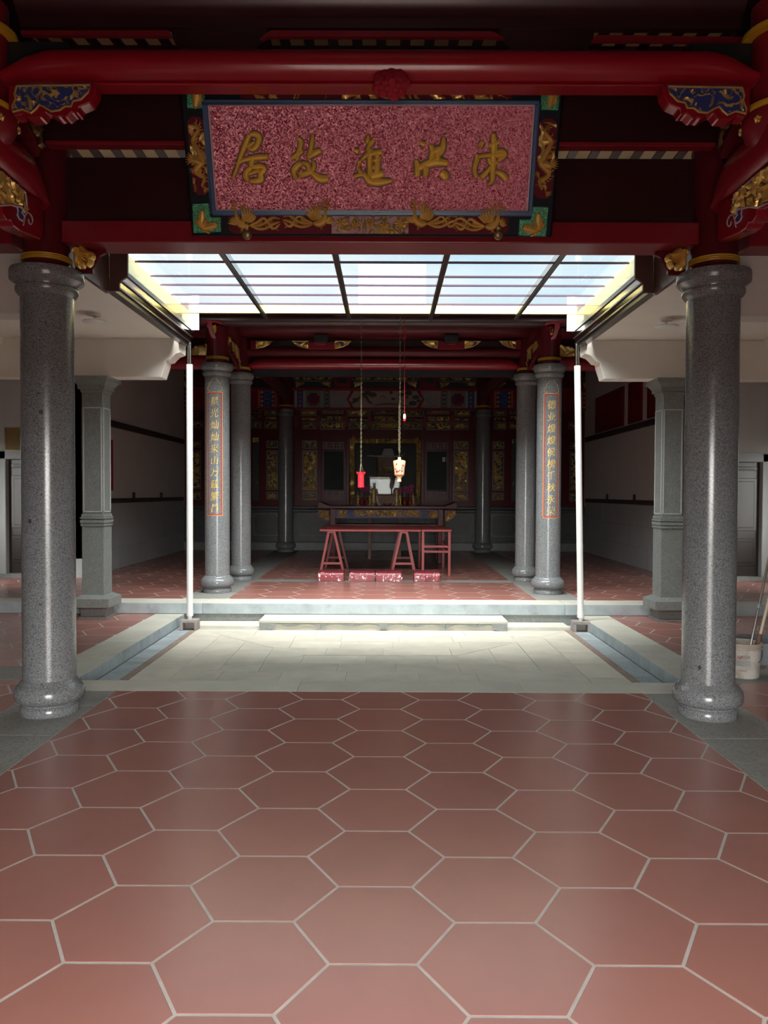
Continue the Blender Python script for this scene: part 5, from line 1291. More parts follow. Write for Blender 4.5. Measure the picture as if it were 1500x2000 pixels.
# bracket zone above the lintel
for s in (-1, 1):
    for (x0_, x1_) in ((573, 651), (687, 818)) if s < 0 else ((573, 651),):
        hexp = [SP(*q) for q in ((x0_, 738), (x0_+5, 732), (x1_-5, 732), (x1_, 738), (x1_-5, 745), (x0_+5, 745))]; hexp = hexp if s < 0 else [(2*XC-a, b) for a, b in hexp]
        bp_ = MB().prism(hexp, fs, .02, .05).build('gilded_panel', BLACK, scn)
        sd += 1; carve(MB(), fs, offset_poly(hexp, .03), .016, .045, sd, 14, c=.046, cut=.36).build('carving', GOLDD, bp_)
        rm = MB(); q = [fs.p(a, b, .055) for a, b in hexp]; rm.tube(q+[q[0]], .009, 5); rm.build('frame', GREYL, bp_)
        for e in (0, 1):
            x_ = x0_+4 if e == 0 else x1_-4; d_ = 1 if e == 0 else -1
            tri = [SP(*q) for q in ((x_, 747), (x_+d_*20, 747), (x_+d_*14, 752), (x_+d_*2, 757))]; tri = tri if s < 0 else [(2*XC-a, b) for a, b in tri]
            sd += 1; carve(MB(), fs, tri, .016, .04, sd, 9, c=.02, cut=.3).build('spandrel', GOLDD, scn)
    a, b, c, d = srect(653, 731, 685, 760, s); MB().prism(rect(a, b, c, d), fs, .0, .06).build('bracket_block', RED3, scn, bevel=.01)
    a, b, c, d = srect(659, 741, 678, 749, s); MB().prism(rect(a, b, c, d), fs, .06, .10).build('bearing_block', BLACK, scn, bevel=.006)
    for (x0_, x1_) in ((497, 541), (337, 372)):
        hexp = [SP(*q) for q in ((x0_, 737), (x0_+5, 731), (x1_-5, 731), (x1_, 737), (x1_-5, 744), (x0_+5, 744))]; hexp = hexp if s < 0 else [(2*XC-a, b) for a, b in hexp]
        bp_ = MB().prism(hexp, fs, .02, .05).build('gilded_panel', BLACK, scn); sd += 1
        carve(MB(), fs, offset_poly(hexp, .03), .016, .045, sd, 14, c=.046, cut=.36).build('carving', GOLDD, bp_)
        tri = [SP(*q) for q in ((x1_-4, 746), (x1_-24, 746), (x1_-18, 751), (x1_-6, 757))]; tri = tri if s < 0 else [(2*XC-a, b) for a, b in tri]
        sd += 1; carve(MB(), fs, tri, .016, .04, sd, 9, c=.02, cut=.3).build('spandrel', GOLDD, scn)
a, b = SP(573, 757); c, d = SP(931, 745); MB().box(a, c, YS-.012, YS, b, d).build('dark_ground', BLACK, scn)
for s in (-1, 1):
    a, b, c, d = srect(495, 745, 541, 757, s); MB().box(a, c, YS-.012, YS, b, d).build('dark_ground', BLACK, scn)
a, b = SP(400, 731); c, d = SP(1100, 716); MB().box(XHL, XHR, YS-.03, YS, b, d+.2).build('top_board', BLACK, scn)
# stone dado of the screen
dd = empty('stone_dado', (XC, YS-.1, ZH), 'dark grey carved stone base running under the altar screen', 'base')
MB().box(XHL, XHR, YS-.10, YS+.1, ZH, zr-.06).build('dado_wall', GRAND, dd)
MB().box(XHL, XHR, YS-.15, YS+.1, zr-.07, zr).build('cap_moulding', GRAND, dd, bevel=.02)
MB().box(XHL, XHR, YS-.12, YS+.1, zr-.15, zr-.07).build('cap_moulding', GRAND, dd, bevel=.02)
MB().box(XHL, XHR, YS-.20, YS+.1, ZH, SP(600, 1056)[1]-.02).build('plinth', GRAN2, dd, bevel=.02)
fd = wallframe(YS-.10)
for s in (-1, 1):
    for (x0_, x1_) in ((583, 680), (495, 545)):
        a, b = fd.px(x0_, 1046); c, d = fd.px(x1_, 1003)
        if s > 0: a, c = 2*XC-c, 2*XC-a
        mb = MB(); t = .014
        for q in (rect(a, b, c, b+t), rect(a, d-t, c, d), rect(a, b, a+t, d), rect(c-t, b, c, d)): mb.prism(q, fd, 0, .012)
        for ex, ey in ((a, b), (a, d), (c, b), (c, d)):
            kx = 1 if ex == a else -1; ky = 1 if ey == b else -1
            mb.prism(rect(*sorted((ex+kx*.03, ex+kx*.09))[:1], *sorted((ey+ky*.03, ey+ky*.042))[:1], sorted((ex+kx*.03, ex+kx*.09))[1], sorted((ey+ky*.03, ey+ky*.042))[1]), fd, 0, .012)
            mb.prism(rect(*sorted((ex+kx*.03, ex+kx*.042))[:1], *sorted((ey+ky*.03, ey+ky*.09))[:1], sorted((ex+kx*.03, ex+kx*.042))[1], sorted((ey+ky*.03, ey+ky*.09))[1]), fd, 0, .012)
        mb.build('chiselled_line', M_CH if 'M_CH' in globals() else globals().setdefault('M_CH', M('worn_grey_line', (.20, .21, .21), .6)), dd)
# shrine seen through the opening
shr = empty('ancestor_shrine', (XC, 19.2, ZH), 'dark wooden shrine cabinet with a swept roof, dim behind the gilded opening', 'shrine')
fsr = wallframe(19.0)
def SR(x, y): return fsr.px(x, y)
MB().box(SR(683, 990)[0], SR(823, 990)[0], 18.6, 19.6, ZH, SR(750, 968)[1]).build('counter', WOOD, shr)
a, b = SR(736, 968); c, d = SR(772, 890); MB().box(a, c, 19.0, 19.5, b, d).build('cabinet', WOOD, shr, bevel=.02)
MB().prism([SR(*q) for q in ((722, 884), (728, 889), (745, 890), (750, 876), (766, 876), (771, 890), (782, 889), (793, 885), (780, 893), (732, 893))], fsr, -.5, .02).build('swept_roof', DARK, shr, bevel=.01)
mb = MB(); a, b = SR(741, 925); c, d = SR(767, 912); carve(mb, fsr, rect(a, b, c, d), .02, .05, 200, 8, c=.0, cut=.3); mb.build('carving', BRONZE, shr)
# ------------------------------------------------------------------ altar furniture and objects
YA = 15.0
fa = wallframe(YA)
def AP(x, y): return fa.px(x, y)
al = empty('altar_table', (AP(756, 1000)[0], YA+.35, ZH), 'long maroon altar table with upturned ends and a gilded front panel', 'altar')
zt = AP(756, 988)[1]; a0, a1 = AP(634, 990)[0], AP(880, 990)[0]
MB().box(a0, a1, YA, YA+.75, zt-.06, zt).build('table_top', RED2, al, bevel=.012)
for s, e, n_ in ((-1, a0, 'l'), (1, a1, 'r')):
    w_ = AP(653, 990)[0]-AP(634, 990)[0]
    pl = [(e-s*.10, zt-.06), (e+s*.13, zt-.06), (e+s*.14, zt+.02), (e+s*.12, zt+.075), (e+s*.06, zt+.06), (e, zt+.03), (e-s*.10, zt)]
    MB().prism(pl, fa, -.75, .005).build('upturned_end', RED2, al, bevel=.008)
def acarve(pl, seed, gnd, nm, rim=True):
    g_ = MB().prism(pl, fa, .0, .02).build(nm, gnd, al); carve(MB(), fa, offset_poly(pl, .012), .010, .05, seed, 17, c=.018, cut=.38).build('carving', GOLD, g_)
    rm = MB(); q = [fa.p(a, b, .024) for a, b in pl]; rm.tube(q+[q[0]], .006, 5); rm.build('gilt_rim', GREYL, g_)
MB().prism([AP(*q) for q in ((655, 995), (858, 995), (858, 1012), (655, 1012))], fa, -.04, .0).build('blue_apron', DBLUE, al)
acarve([AP(*q) for q in ((687, 1002.5), (693, 996), (820, 996), (825, 1003), (820, 1009), (693, 1009))], 301, RED2, 'front_panel')
acarve([AP(*q) for q in ((659, 996), (678, 996), (680, 1003), (672, 1012), (659, 1010))], 302, RED2, 'side_panel')
acarve([AP(*q) for q in ((855, 997), (834, 997), (832, 1003), (838, 1012), (855, 1012))], 303, RED2, 'side_panel')
acarve([AP(*q) for q in ((622, 996), (643, 996), (644, 1017), (638, 1017), (624, 1009), (622, 1005))], 304, RED2, 'end_panel')
acarve([AP(*q) for q in ((869, 997), (889, 997), (891, 1004), (886, 1010), (874, 1018), (869, 1018))], 305, RED2, 'end_panel')
for x_ in (650, 861):
    for yy in (YA+.01, YA+.62):
        c = AP(x_, 1000)[0]; MB().box(c-.055, c+.055, yy, yy+.11, ZH, zt-.06).build('leg', RED2, al, bevel=.01)
mb = MB().box(a0+.1, a1-.1, YA+.05, YA+.70, zt-.42, zt-.36).build('lower_shelf', RED2, al)
# objects on the altar
def on_altar(x, y, dy): q = fa.px(x, y); return q[0]*(YA+dy)/YA, YA+dy, zt
AV = []
def lathe_thing(name, parts, x, y, z, label, cat, group=None):
    t = empty(name, (x, y, z), label, cat, group)
    for nm, prof, mat in parts: MB().lathe(x, y, prof, 20, z).build(nm, mat, t)
    return t
for i, (px_, lab) in enumerate(((707, 'red glazed vase at the lamp cup end of the altar'), (717, 'red glazed vase next to the brass candlestick on the lamp cup side'), (790, 'red glazed vase next to the brass candlestick on the lantern side'), (801, 'red glazed vase at the lantern end of the altar'))):
    x, y, z = on_altar(px_, 985, .30)
    lathe_thing('vase', [('body', [(.028, 0), (.034, .01), (.05, .05), (.045, .085), (.022, .115), (.020, .135), (.030, .155)], VASE)], x, y, z, lab, 'vase')
    random.seed(i); pn = empty('flower_bunch', (x, y, z+.15), ['magenta', 'deep magenta', 'purple', 'pink'][i]+' flowers with leaves standing in '+['the end vase on the lamp cup side', 'the inner vase on the lamp cup side', 'the inner vase on the lantern side', 'the end vase on the lantern side'][i], 'flowers')
    lv = MB(); fw = MB()
    for k in range(26):
        t = random.uniform(0, 6.28); h = random.uniform(.05, .24); r = random.uniform(.02, .10); p = Vector((x+r*math.cos(t), y+r*.8*math.sin(t), z+.15+h))
        lv.tube([(x, y, z+.15), p.lerp(Vector((x, y, p.z)), .4), p], [.003, .003, .002], 4)
        d = Vector((math.cos(t), math.sin(t), .3)); u = Vector((-math.sin(t), math.cos(t), 0))
        lv.add([p, p+d*.025+u*.014, p+d*.06, p+d*.025-u*.014], [(0, 1, 2, 3)])
    for k in range(8):
        t = random.uniform(0, 6.28); r = random.uniform(0, .09); c = Vector((x+r*math.cos(t), y-.03+r*.6*math.sin(t), z+.24+random.uniform(0, .14)))
        for j in range(6): a = j*1.047; fw.add([c, c+Vector((.032*math.cos(a)-.012*math.sin(a), -.01, .032*math.sin(a)+.012*math.cos(a))), c+Vector((.044*math.cos(a), -.018, .044*math.sin(a))), c+Vector((.032*math.cos(a)+.012*math.sin(a), -.01, .032*math.sin(a)-.012*math.cos(a)))], [(0, 1, 2, 3)])
    lv.build('leaves', PLEAF, pn); fw.build('petals', PFLOW, pn)
cand = [('base', [(.045, 0), (.048, .012), (.02, .03)], GOLDD), ('stem', [(.014, .03), (.022, .06), (.012, .09), (.022, .13), (.014, .16)], GOLDD), ('cup', [(.014, .16), (.036, .185), (.038, .195)], GOLDD), ('candle', [(.016, .19), (.016, .26)], VASE)]
for px_, lab in ((699, 'slim brass candlestick at the lamp cup end of the altar'), (722, 'slim brass candlestick between vase and incense stand on the lamp cup side'), (782, 'slim brass candlestick between vase and incense stand on the lantern side'), (807, 'slim brass candlestick at the lantern end of the altar')):
    x, y, z = on_altar(px_, 986, .16); lathe_thing('candlestick', cand, x, y, z, lab, 'candlestick')
for px_, lab in ((730, 'stout gilded altar pillar on the lamp cup side of the incense burner'), (774, 'stout gilded altar pillar on the lantern side of the incense burner')):
    x, y, z = on_altar(px_, 986, .30)
    lathe_thing('gilt_pillar', [('foot', [(.06, 0), (.06, .03), (.04, .05)], GOLDD), ('body', [(.04, .05), (.046, .12), (.036, .2), (.046, .26), (.038, .30)], GOLDD), ('crown', [(.05, .30), (.055, .32), (.02, .35)], GOLDD)], x, y, z, lab, 'pillar')
x, y, z = on_altar(753, 986, .36)
ib = empty('incense_burner', (x, y, z), 'brown wooden incense burner box with flared handles in the middle of the altar', 'burner')
fi = wallframe(y-.12)
wi = .17
MB().prism([(x-wi*.8, z+.03), (x+wi*.8, z+.03), (x+wi, z+.20), (x-wi, z+.20)], fi, -.24, 0).build('box', WOOD, ib, bevel=.008)
MB().prism([(x-wi*1.08, z+.20), (x+wi*1.08, z+.20), (x+wi*1.08, z+.225), (x-wi*1.08, z+.225)], fi, -.26, .02).build('rim', WOOD, ib, bevel=.006)
for s in (-1, 1):
    MB().prism([(x+s*wi*.98, z+.225), (x+s*wi*1.25, z+.34), (x+s*wi*1.1, z+.34), (x+s*wi*.86, z+.225)], fi, -.22, -.04).build('handle', BLACK, ib)
    MB().prism([(x+s*wi*.80, z), (x+s*wi*.62, z), (x+s*wi*.70, z+.04), (x+s*wi*.86, z+.04)], fi, -.2, 0).build('foot', WOOD, ib)
    MB().prism([(x+s*(wi*.84), z+.035), (x+s*(wi*.92), z+.035), (x+s*(wi*1.10), z+.19), (x+s*(wi*1.02), z+.19)], fi, .002, .012).build('white_strip', PAPERW, ib)
for k in (-1, 0, 1):
    cm = MB(); cx_ = x+k*.085; cm.stroke([(cx_-.022, z+.15), (cx_+.022, z+.15)], [.010, .012], fi, .008); cm.stroke([(cx_, z+.17), (cx_, z+.07)], [.010, .012], fi, .008); cm.stroke([(cx_-.025, z+.11), (cx_+.025, z+.11)], [.01, .01], fi, .008); cm.stroke([(cx_-.02, z+.075), (cx_+.022, z+.075)], [.012, .012], fi, .008); cm.build('raised_ornament', BRONZE, ib)
for i, px_ in enumerate((733, 741, 751, 762)):
    xx, yy, z_ = on_altar(px_, 988, .08)
    lathe_thing('offering_cup', [('bowl', [(.018, 0), (.02, .008), (.03, .03), (.032, .045)], PORC if i == 1 else VASE)], xx, yy, z_, ['small dark red offering cup on the altar edge next to the stout pillar', 'small pale offering cup on the altar edge', 'small red offering cup below the incense burner', 'small red offering cup below the incense burner on the lantern side'][i], 'cup')
# glass case behind, mirroring the bright court
gc = empty('glass_case', (AP(752, 960)[0]*1.07, YA+1.2, zt), 'rectangular clear glass display case standing behind the incense burner', 'case')
ca, cb_ = wallframe(YA+1.05).px(722, 960); cc, cd_ = wallframe(YA+1.05).px(781, 929)
MB().box(ca, cc, YA+1.05, YA+1.45, zt-.02, zt+.03).build('case_floor', PVC, gc)
MB().box(ca, cc, YA+1.44, YA+1.45, zt+.03, cd_).build('back_glass', CGLASS, gc)
MB().box(ca, cc, YA+1.05, YA+1.058, zt+.03, cd_).build('front_glass', CGLASS, gc)
for e in (ca, cc-.008): MB().box(e, e+.008, YA+1.06, YA+1.44, zt+.03, cd_).build('side_glass', CGLASS, gc)
mb = MB()
for e in (ca, cc):
    for yy in (YA+1.05, YA+1.45): mb.tube([(e, yy, zt+.03), (e, yy, cd_)], .007, 6)
for zz_ in (cd_, cd_-.06):
    mb.tube([(ca, YA+1.05, zz_), (cc, YA+1.05, zz_)], .006, 6)
mb.build('case_edges', STEEL, gc)
st = empty('side_stand', (gc.location.x, YA+1.25, ZH), 'low wooden stand carrying the glass display case behind the altar', 'stand')
MB().box(ca-.05, cc+.05, YA+1.0, YA+1.5, zt-.08, zt-.022).build('stand_top', WOOD, st, bevel=.01)
for xx in (ca, cc):
    for yy in (YA+1.03, YA+1.42): MB().box(xx-.03, xx+.03, yy-.03, yy+.03, ZH, zt-.08).build('leg', WOOD, st)
o = MB().prism([(ca+.02, zt+.035), (cc-.02, zt+.035), (cc-.02, zt+.13), (ca+.02, zt+.13)], wallframe(YA+1.40), 0, .01).build('white_papers', PAPERW)  # white strip put in for the bright reflection in the case glass
tag(o, 'stack of white papers lying along the bottom of the glass case', 'papers')
xx = wallframe(YA+.68).px(765, 958); sh = empty('shield_ornament', (xx[0], YA+.68, zt), 'small dark shield-shaped ornament on a stem in front of the glass case', 'ornament')
f9 = wallframe(YA+.68)
MB().prism([f9.px(*q) for q in ((761, 944), (765, 941), (769, 944), (769, 951), (765, 956.5), (761, 951))], f9, -.02, .02).build('shield', BLACK, sh, bevel=.006)
u, v = f9.px(765, 956); MB().tube([(u, YA+.68, zt-.08+.08), (u, YA+.68, v)], .012, 8).build('stem', BLACK, sh)
# trestle tables in front of the altar
YTT = 12.86; ft = wallframe(YTT)
def TP(x, y): return ft.px(x, y)
ztt = TP(700, 1034.5)[1]+.005
a0, a1, a2 = TP(624.5, 1034)[0], TP(822.5, 1034)[0], TP(882.5, 1034)[0]
tb = empty('trestle_table', ((a0+a1)/2, YTT+.7, ZH), 'long red painted board table on two A-shaped trestles in front of the altar', 'table')
for i in range(3): MB().box(a0, a1, YTT-.04+i*.50, YTT-.04+(i+1)*.50-.004, ztt-.035, ztt).build('plank', RTABLE, tb, bevel=.005)
for cx_, (l_, r_) in ((647.5, (627.5, 669.5)), (789, (767, 809))):
    for yy in (YTT, YTT+1.15):
        ct = TP(cx_, 1040)[0]; bl_, br_ = TP(l_, 1112)[0], TP(r_, 1112)[0]; k = 1.12
        bl_, br_ = ct+(bl_-ct)*k, ct+(br_-ct)*k
        for e, off in ((bl_, -.05), (br_, .05)):
            d = e-(ct+off); hb_ = .020
            vs = [(ct+off-hb_, yy-.02, ztt-.06), (ct+off+hb_, yy-.02, ztt-.06), (ct+off+hb_, yy+.02, ztt-.06), (ct+off-hb_, yy+.02, ztt-.06), (e-hb_, yy-.02, ZH), (e+hb_, yy-.02, ZH), (e+hb_, yy+.02, ZH), (e-hb_, yy+.02, ZH)]
            MB().add(vs, [(0, 1, 2, 3), (7, 6, 5, 4), (0, 4, 5, 1), (1, 5, 6, 2), (2, 6, 7, 3), (3, 7, 4, 0)]).build('trestle_leg', RTABLE, tb)
        t_ = .72; xl_, xr_ = ct-.05+(bl_-ct+.05)*t_, ct+.05+(br_-ct-.05)*t_; zc_ = ztt-.06+(ZH-ztt+.06)*t_
        MB().box(xl_, xr_, yy-.015, yy+.015, zc_-.018, zc_+.018).build('trestle_rail', RTABLE, tb)
    MB().box(ct-.065, ct+.065, YTT-.025, YTT+1.2, ztt-.062, ztt-.035).build('trestle_cap', RTABLE, tb)
tb2 = empty('side_table', ((a1+a2)/2, YTT+.7, ZH), 'narrow red painted table with a double rail pushed against the trestle table', 'table')
for i in range(3): MB().box(a1+.005, a2, YTT-.04+i*.5, YTT-.04+(i+1)*.5-.004, ztt-.032, ztt+.002).build('plank', RTABLE, tb2, bevel=.005)
l0, l1 = TP(826, 1080)[0], TP(877.5, 1080)[0]
for e in (l0, l1):
    for yy in (YTT-.02, YTT+1.35): MB().box(e-.022, e+.022, yy, yy+.045, ZH, ztt-.032).build('leg', RTABLE, tb2, bevel=.003)
for y_ in (1067.5, 1077.5):
    z_ = TP(850, y_)[1]; MB().box(l0+.02, l1-.02, YTT-.01, YTT+.02, z_-.018, z_+.018).build('rail', RTABLE, tb2, bevel=.002)
    MB().box(l1-.015, l1+.015, YTT+.02, YTT+1.35, z_-.018, z_+.018).build('rail', RTABLE, tb2, bevel=.002)
# kneeling stools wrapped in clear plastic
random.seed(9)
for i, (x0_, x1_, lab) in enumerate(((620, 672, 'red kneeling stool wrapped in clear plastic, standing alone under the left trestle'), (682, 732.5, 'red kneeling stool wrapped in clear plastic with a bright wrinkled patch, touching its neighbour'), (733.5, 785, 'red kneeling stool wrapped in clear plastic with a ragged top edge, touching its neighbour'), (808, 860, 'red kneeling stool wrapped in torn clear plastic in front of the narrow side table'))):
    lab = lab.replace('under the left trestle', 'before the trestle legs')
    yk = 11.90; fk = wallframe(yk); a = fk.px(x0_, 1130)[0]; b = fk.px(x1_, 1130)[0]; hgt = .155
    kn = empty('kneeling_stool', ((a+b)/2, yk+.16, ZH), lab, 'stool')
    pr = [(0, .012), (0, .105), (.012, .130), (.04, .148), (.09, .156), (.17, .158), (.25, .152), (.30, .14), (.325, .11), (.325, .012)]
    fk2 = Frame((a, yk, ZH), (0, 1, 0), (0, 0, 1))
    MB().prism(pr, fk2, .008, b-a-.008).build('cushion_box', M_KN if 'M_KN' in globals() else globals().setdefault('M_KN', M('red_leatherette', (.30, .03, .045), .35, var=.1)), kn)
    MB().box(a+.004, b-.004, yk+.006, yk+.32, ZH, ZH+.014).build('foot_board', WOOD, kn)
    wr = MB(); pr2 = [(-.006, .004), (-.007, .108), (.008, .137), (.038, .156), (.09, .165), (.17, .167), (.25, .161), (.305, .148), (.333, .112), (.332, .004)]
    q = smooth2(pr2, [0]*len(pr2), 4); n = 26; vs = []
    for j in range(n+1):
        for (u, v, _) in q:
            k = noise.noise(Vector((j*.45+i*9, u*26, v*26)))*.010+noise.noise(Vector((j*.17+i*3, u*9, v*50)))*.006
            vs.append((a-.004+(b-a+.008)*j/n, yk+u-k, ZH+max(.004, v+k)))
    m = len(q); wr.add(vs, [(j*m+i_, j*m+i_+1, (j+1)*m+i_+1, (j+1)*m+i_) for j in range(n) for i_ in range(m-1)], True)
    wr.build('plastic_wrap', WRAP, kn, sharp=180)
    if i == 3:
        MB().prism([fk.px(829, 1126), fk.px(843, 1127), fk.px(840, 1137), fk.px(830, 1138)], fk, .012, .016).build('torn_flap', WRAP, kn)
        rg = MB()
# hanging lamp cup, lantern and pull cord
YL = 10.42
def chain(name, x, ztop, zbot, par, w_=.014):
    mb = MB(); z = ztop; k = 0
    while z > zbot:
        l = .042; pts = []
        for t in range(9):
            a = 2*math.pi*t/8; u = .008*math.cos(a); v = l*.5*math.sin(a)
            pts.append((x+(u if k % 2 else 0), YL+(0 if k % 2 else u), z-l*.5+v))
        mb.tube(pts, .0024, 4); z -= l*.72; k += 1
    return mb.build(name, BRASS, par)
q = P(705, 922, YL); zc0, zc1 = P(705, 952, YL).z, P(705, 927, YL).z
rc = empty('lamp_cup', (q.x, YL, zc0), 'bright red lamp cup with a petal rim hanging on a long chain', 'lamp')
MB().lathe(q.x, YL, [(.001, 0), (.040, .002), (.042, .01), (.040, zc1-zc0-.02), (.044, zc1-zc0)], 28, zc0).build('cup', RPLAST, rc)
pm = MB()
for k in range(8):
    t = 2*math.pi*k/8; d = Vector((math.cos(t), math.sin(t), 0)); u = Vector((-math.sin(t), math.cos(t), 0)); b_ = Vector((q.x, YL, zc1-.012))
    pm.add([b_+d*.036-u*.018, b_+d*.036+u*.018, b_+d*.064+u*.024+Vector((0, 0, .040)), b_+d*.070+Vector((0, 0, .054)), b_+d*.064-u*.024+Vector((0, 0, .040))], [(0, 1, 2, 3, 4)])
pm.build('petal_rim', RPLAST, rc)
zh_ = P(705, 903, YL).z
hm = MB()
for t in (.4, 2.5, 4.6): hm.tube([(q.x+.042*math.cos(t), YL+.042*math.sin(t), zc1), (q.x, YL, zh_)], .0018, 4)
hm.build('hanger', BRASS, rc)
chain('chain', q.x, 3.86, zh_-.03, rc)
q = P(780, 915, YL); z0 = P(780, 941, YL).z; z1_ = P(780, 893, YL).z; H_ = z1_-z0
lt = empty('hanging_lantern', (q.x, YL, z0), 'cream porcelain lantern painted with red blossoms hanging on a long chain', 'lantern')
MB().lathe(q.x, YL, [(.001, 0), (.026, .003), (.026, .03), (.020, .036), (.040, .075), (.062, .088), (.064, .098), (.070, H_*.55), (.084, H_*.80), (.078, H_*.86), (.022, H_*.90), (.022, H_*.985), (.016, H_)], 32, z0).build('body', PORC, lt)
PORD = M('dark_cream_band', (.50, .22, .10), .4)
MB().lathe(q.x, YL, [(.0415, .072), (.064, .0885), (.0655, .0975), (.066, .103)], 32, z0, caps=False).build('base_band', PORD, lt)
bm_ = MB(); bd_ = MB()
random.seed(4)
def onl(t, z): 
    r = .070+(.084-.070)*max(0, (z-H_*.55)/(H_*.25)) if z > H_*.5 else .066
    return r
for k in range(10):
    t = -1.57+random.uniform(-.9, .9); z = random.uniform(.115, H_*.74); r = onl(t, z)+.001
    fr = Frame((q.x+r*math.cos(t), YL+r*math.sin(t), z0+z), (-math.sin(t), math.cos(t), 0), (0, 0, 1))
    for j in range(5): a = j*1.257; feather(bm_, fr, 0, 0, a, .013, .011, .002, 0)
bm_.build('red_blossoms', RPLAST, lt)
for pts in ([(.6, .20), (.35, .18), (.55, .145), (.3, .12)], [(-.7, .13), (-.5, .15), (-.2, .14)]):
    bd_.tube([(q.x+.0735*math.cos(-1.57+a), YL+.0735*math.sin(-1.57+a), z0+b) for a, b in pts], .004, 5)
bd_.build('painted_branch', DBLUE, lt)
zk = P(780, 880, YL).z
MB().tube([(q.x, YL, z1_-.005), (q.x, YL, zk)], .002, 5).build('hook', BRASS, lt)
chain('chain', q.x+.004, 3.86, zk, lt, .02); chain('chain', q.x-.008, zk+.62, zk, lt)
q = P(790, 816, 10.3); q2 = P(789, 640, 10.3)
pc = empty('pull_cord', (q.x, 10.3, P(790, 822, 10.3).z), 'thin red pull cord with a white and red handle hanging beside the lantern chain', 'cord')
zt1, zt2, zt3 = P(790, 809, 10.3).z, P(790, 818, 10.3).z, P(790, 823, 10.3).z
MB().tube([(q.x, 10.3, zt1), (q.x-.004, 10.3, 3.86)], .0035, 6).build('cord', M('red_cord', (.40, .03, .03), .7), pc)
MB().lathe(q.x, 10.3, [(.008, zt1-zt2+.004), (.017, zt1-zt2-.004), (.019, .01), (.017, 0)][::-1], 16, zt2).build('white_grip', PVC, pc)
MB().lathe(q.x, 10.3, [(.010, 0), (.016, .006), (.017, zt2-zt3)], 16, zt3).build('red_tip', RPLAST, pc)
lp = MB(); lp.tube(curve3([(q.x-.004, 10.3, q2.z), (q.x-.022, 10.3, q2.z-.10), (q.x-.012, 10.3, q2.z-.16), (q.x+.012, 10.3, q2.z-.12), (q.x-.002, 10.3, q2.z-.0)], 5), .0035, 6); lp.build('loop', bpy.data.materials['red_cord'], pc)
tag(MB().box(-.7, .7, 10.26, 10.45, 3.85, 3.885).build('hanging_rail', DARK), 'dark wooden rail under the purlin that carries the lantern chains', 'rail')
# sign over the side door
f = wallframe(YD)
a, b = f.px(11, 880); c, d = f.px(60, 836)
sg = empty('wooden_sign', ((a+c)/2, YD-.02, b), 'small plain yellowish wooden sign board above the dark side door', 'sign')
MB().prism(rect(a, b, c, d), f, 0, .02).build('board', M('ochre_board', (.26, .16, .05), .6, var=.15), sg, bevel=.004)
mb = MB(); t = .012
for q_ in (rect(a, b, c, b+t), rect(a, d-t, c, d), rect(a, b, a+t, d), rect(c-t, b, c, d)): mb.prism(q_, f, .02, .028)
mb.build('frame', BRONZE, sg)
# paint bucket with mop poles, and a grey tub behind it
bx_, by_ = 2.945, 6.40; hb2 = .285
bk = empty('paint_bucket', (bx_, by_, 0), 'dirty white paint bucket with a printed label standing beside the thick column', 'bucket')
MB().lathe(bx_, by_, [(.118, 0), (.124, .004), (.126, .012), (.138, hb2-.04), (.139, hb2-.035), (.137, hb2-.03), (.130, hb2-.03), (.122, .02), (.001, .016)], 48, 0, caps=False).build('body', BUCK, bk)
MB().lathe(bx_, by_, [(.139, hb2-.050), (.147, hb2-.046), (.147, hb2-.030), (.141, hb2-.028), (.141, hb2-.016), (.149, hb2-.012), (.149, hb2), (.140, hb2+.002), (.134, hb2-.004), (.134, hb2-.03)], 48, 0, caps=False).build('rim', BUCKR, bk)
hm = MB(); pts = []
for k in range(15): t = .1-1.25*k/14; pts.append((bx_+(.150-.006*math.sin(math.pi*k/14))*math.cos(t)*1.01, by_+(.150-.006*math.sin(math.pi*k/14))*math.sin(t)*1.01, hb2-.045-.10*(k/14)**.8))
hm.tube(pts, .003, 6); hm.build('wire_handle', STEELD, bk)
MB().lathe(bx_, by_, [(.001, 0), (.127, 0)], 32, .10, caps=False).build('murky_water', M('murky_water', (.08, .06, .045), .15), bk)
lab_dir = math.atan2(CAM.y-by_, CAM.x-bx_)+.05     # the print faces the nave
def onb(u, z, h=.0012):
    r = .126+.012*(z-.012)/(hb2-.052)+h; t = lab_dir+u/r; return Vector((bx_+r*math.cos(t), by_+r*math.sin(t), z))
def bpatch(u0, u1, z0, z1, nm, mat, h=.0012):
    n = max(2, int((u1-u0)/.006)); vs = [onb(u0+(u1-u0)*i/n, z, h) for z in (z0, z1) for i in range(n+1)]
    return MB().add(vs, [(i, i+1, n+2+i, n+1+i) for i in range(n)], True).build(nm, mat, bk)
def btext(body, u, z, size, mat, nm):
    vs, fs_ = text_mesh(body, size); my = min(v.y for v in vs)
    return MB().add([onb(u+v.x, z+v.y-my, .0016) for v in vs], fs_).build(nm, mat, bk)
bpatch(-.045, -.019, .163, .189, 'red_logo', PRINTR)
lg = MB(); lg.add([onb(-.040, .166, .0022), onb(-.036, .166, .0022), onb(-.023, .184, .0022), onb(-.027, .184, .0022)], [(0, 1, 2, 3)]); lg.add([onb(-.043, .178, .0022), onb(-.038, .178, .0022), onb(-.031, .187, .0022), onb(-.035, .187, .0022)], [(0, 1, 2, 3)]); lg.build('logo_stripe', PAPERW, bk)
btext('嘉乐丽', .014, .172, .024, PRINTK, 'brand_print'); btext('JIA LE LI', .014, .163, .009, PRINTK, 'small_print')
bpatch(-.060, .055, .105, .155, 'label_box', M('label_grey', (.40, .40, .38), .7))
for i in range(6): bpatch(-.056, .050-.012*(i % 3), .148-.0075*i, .150-.0075*i, 'print_line', PRINTG, .0018)
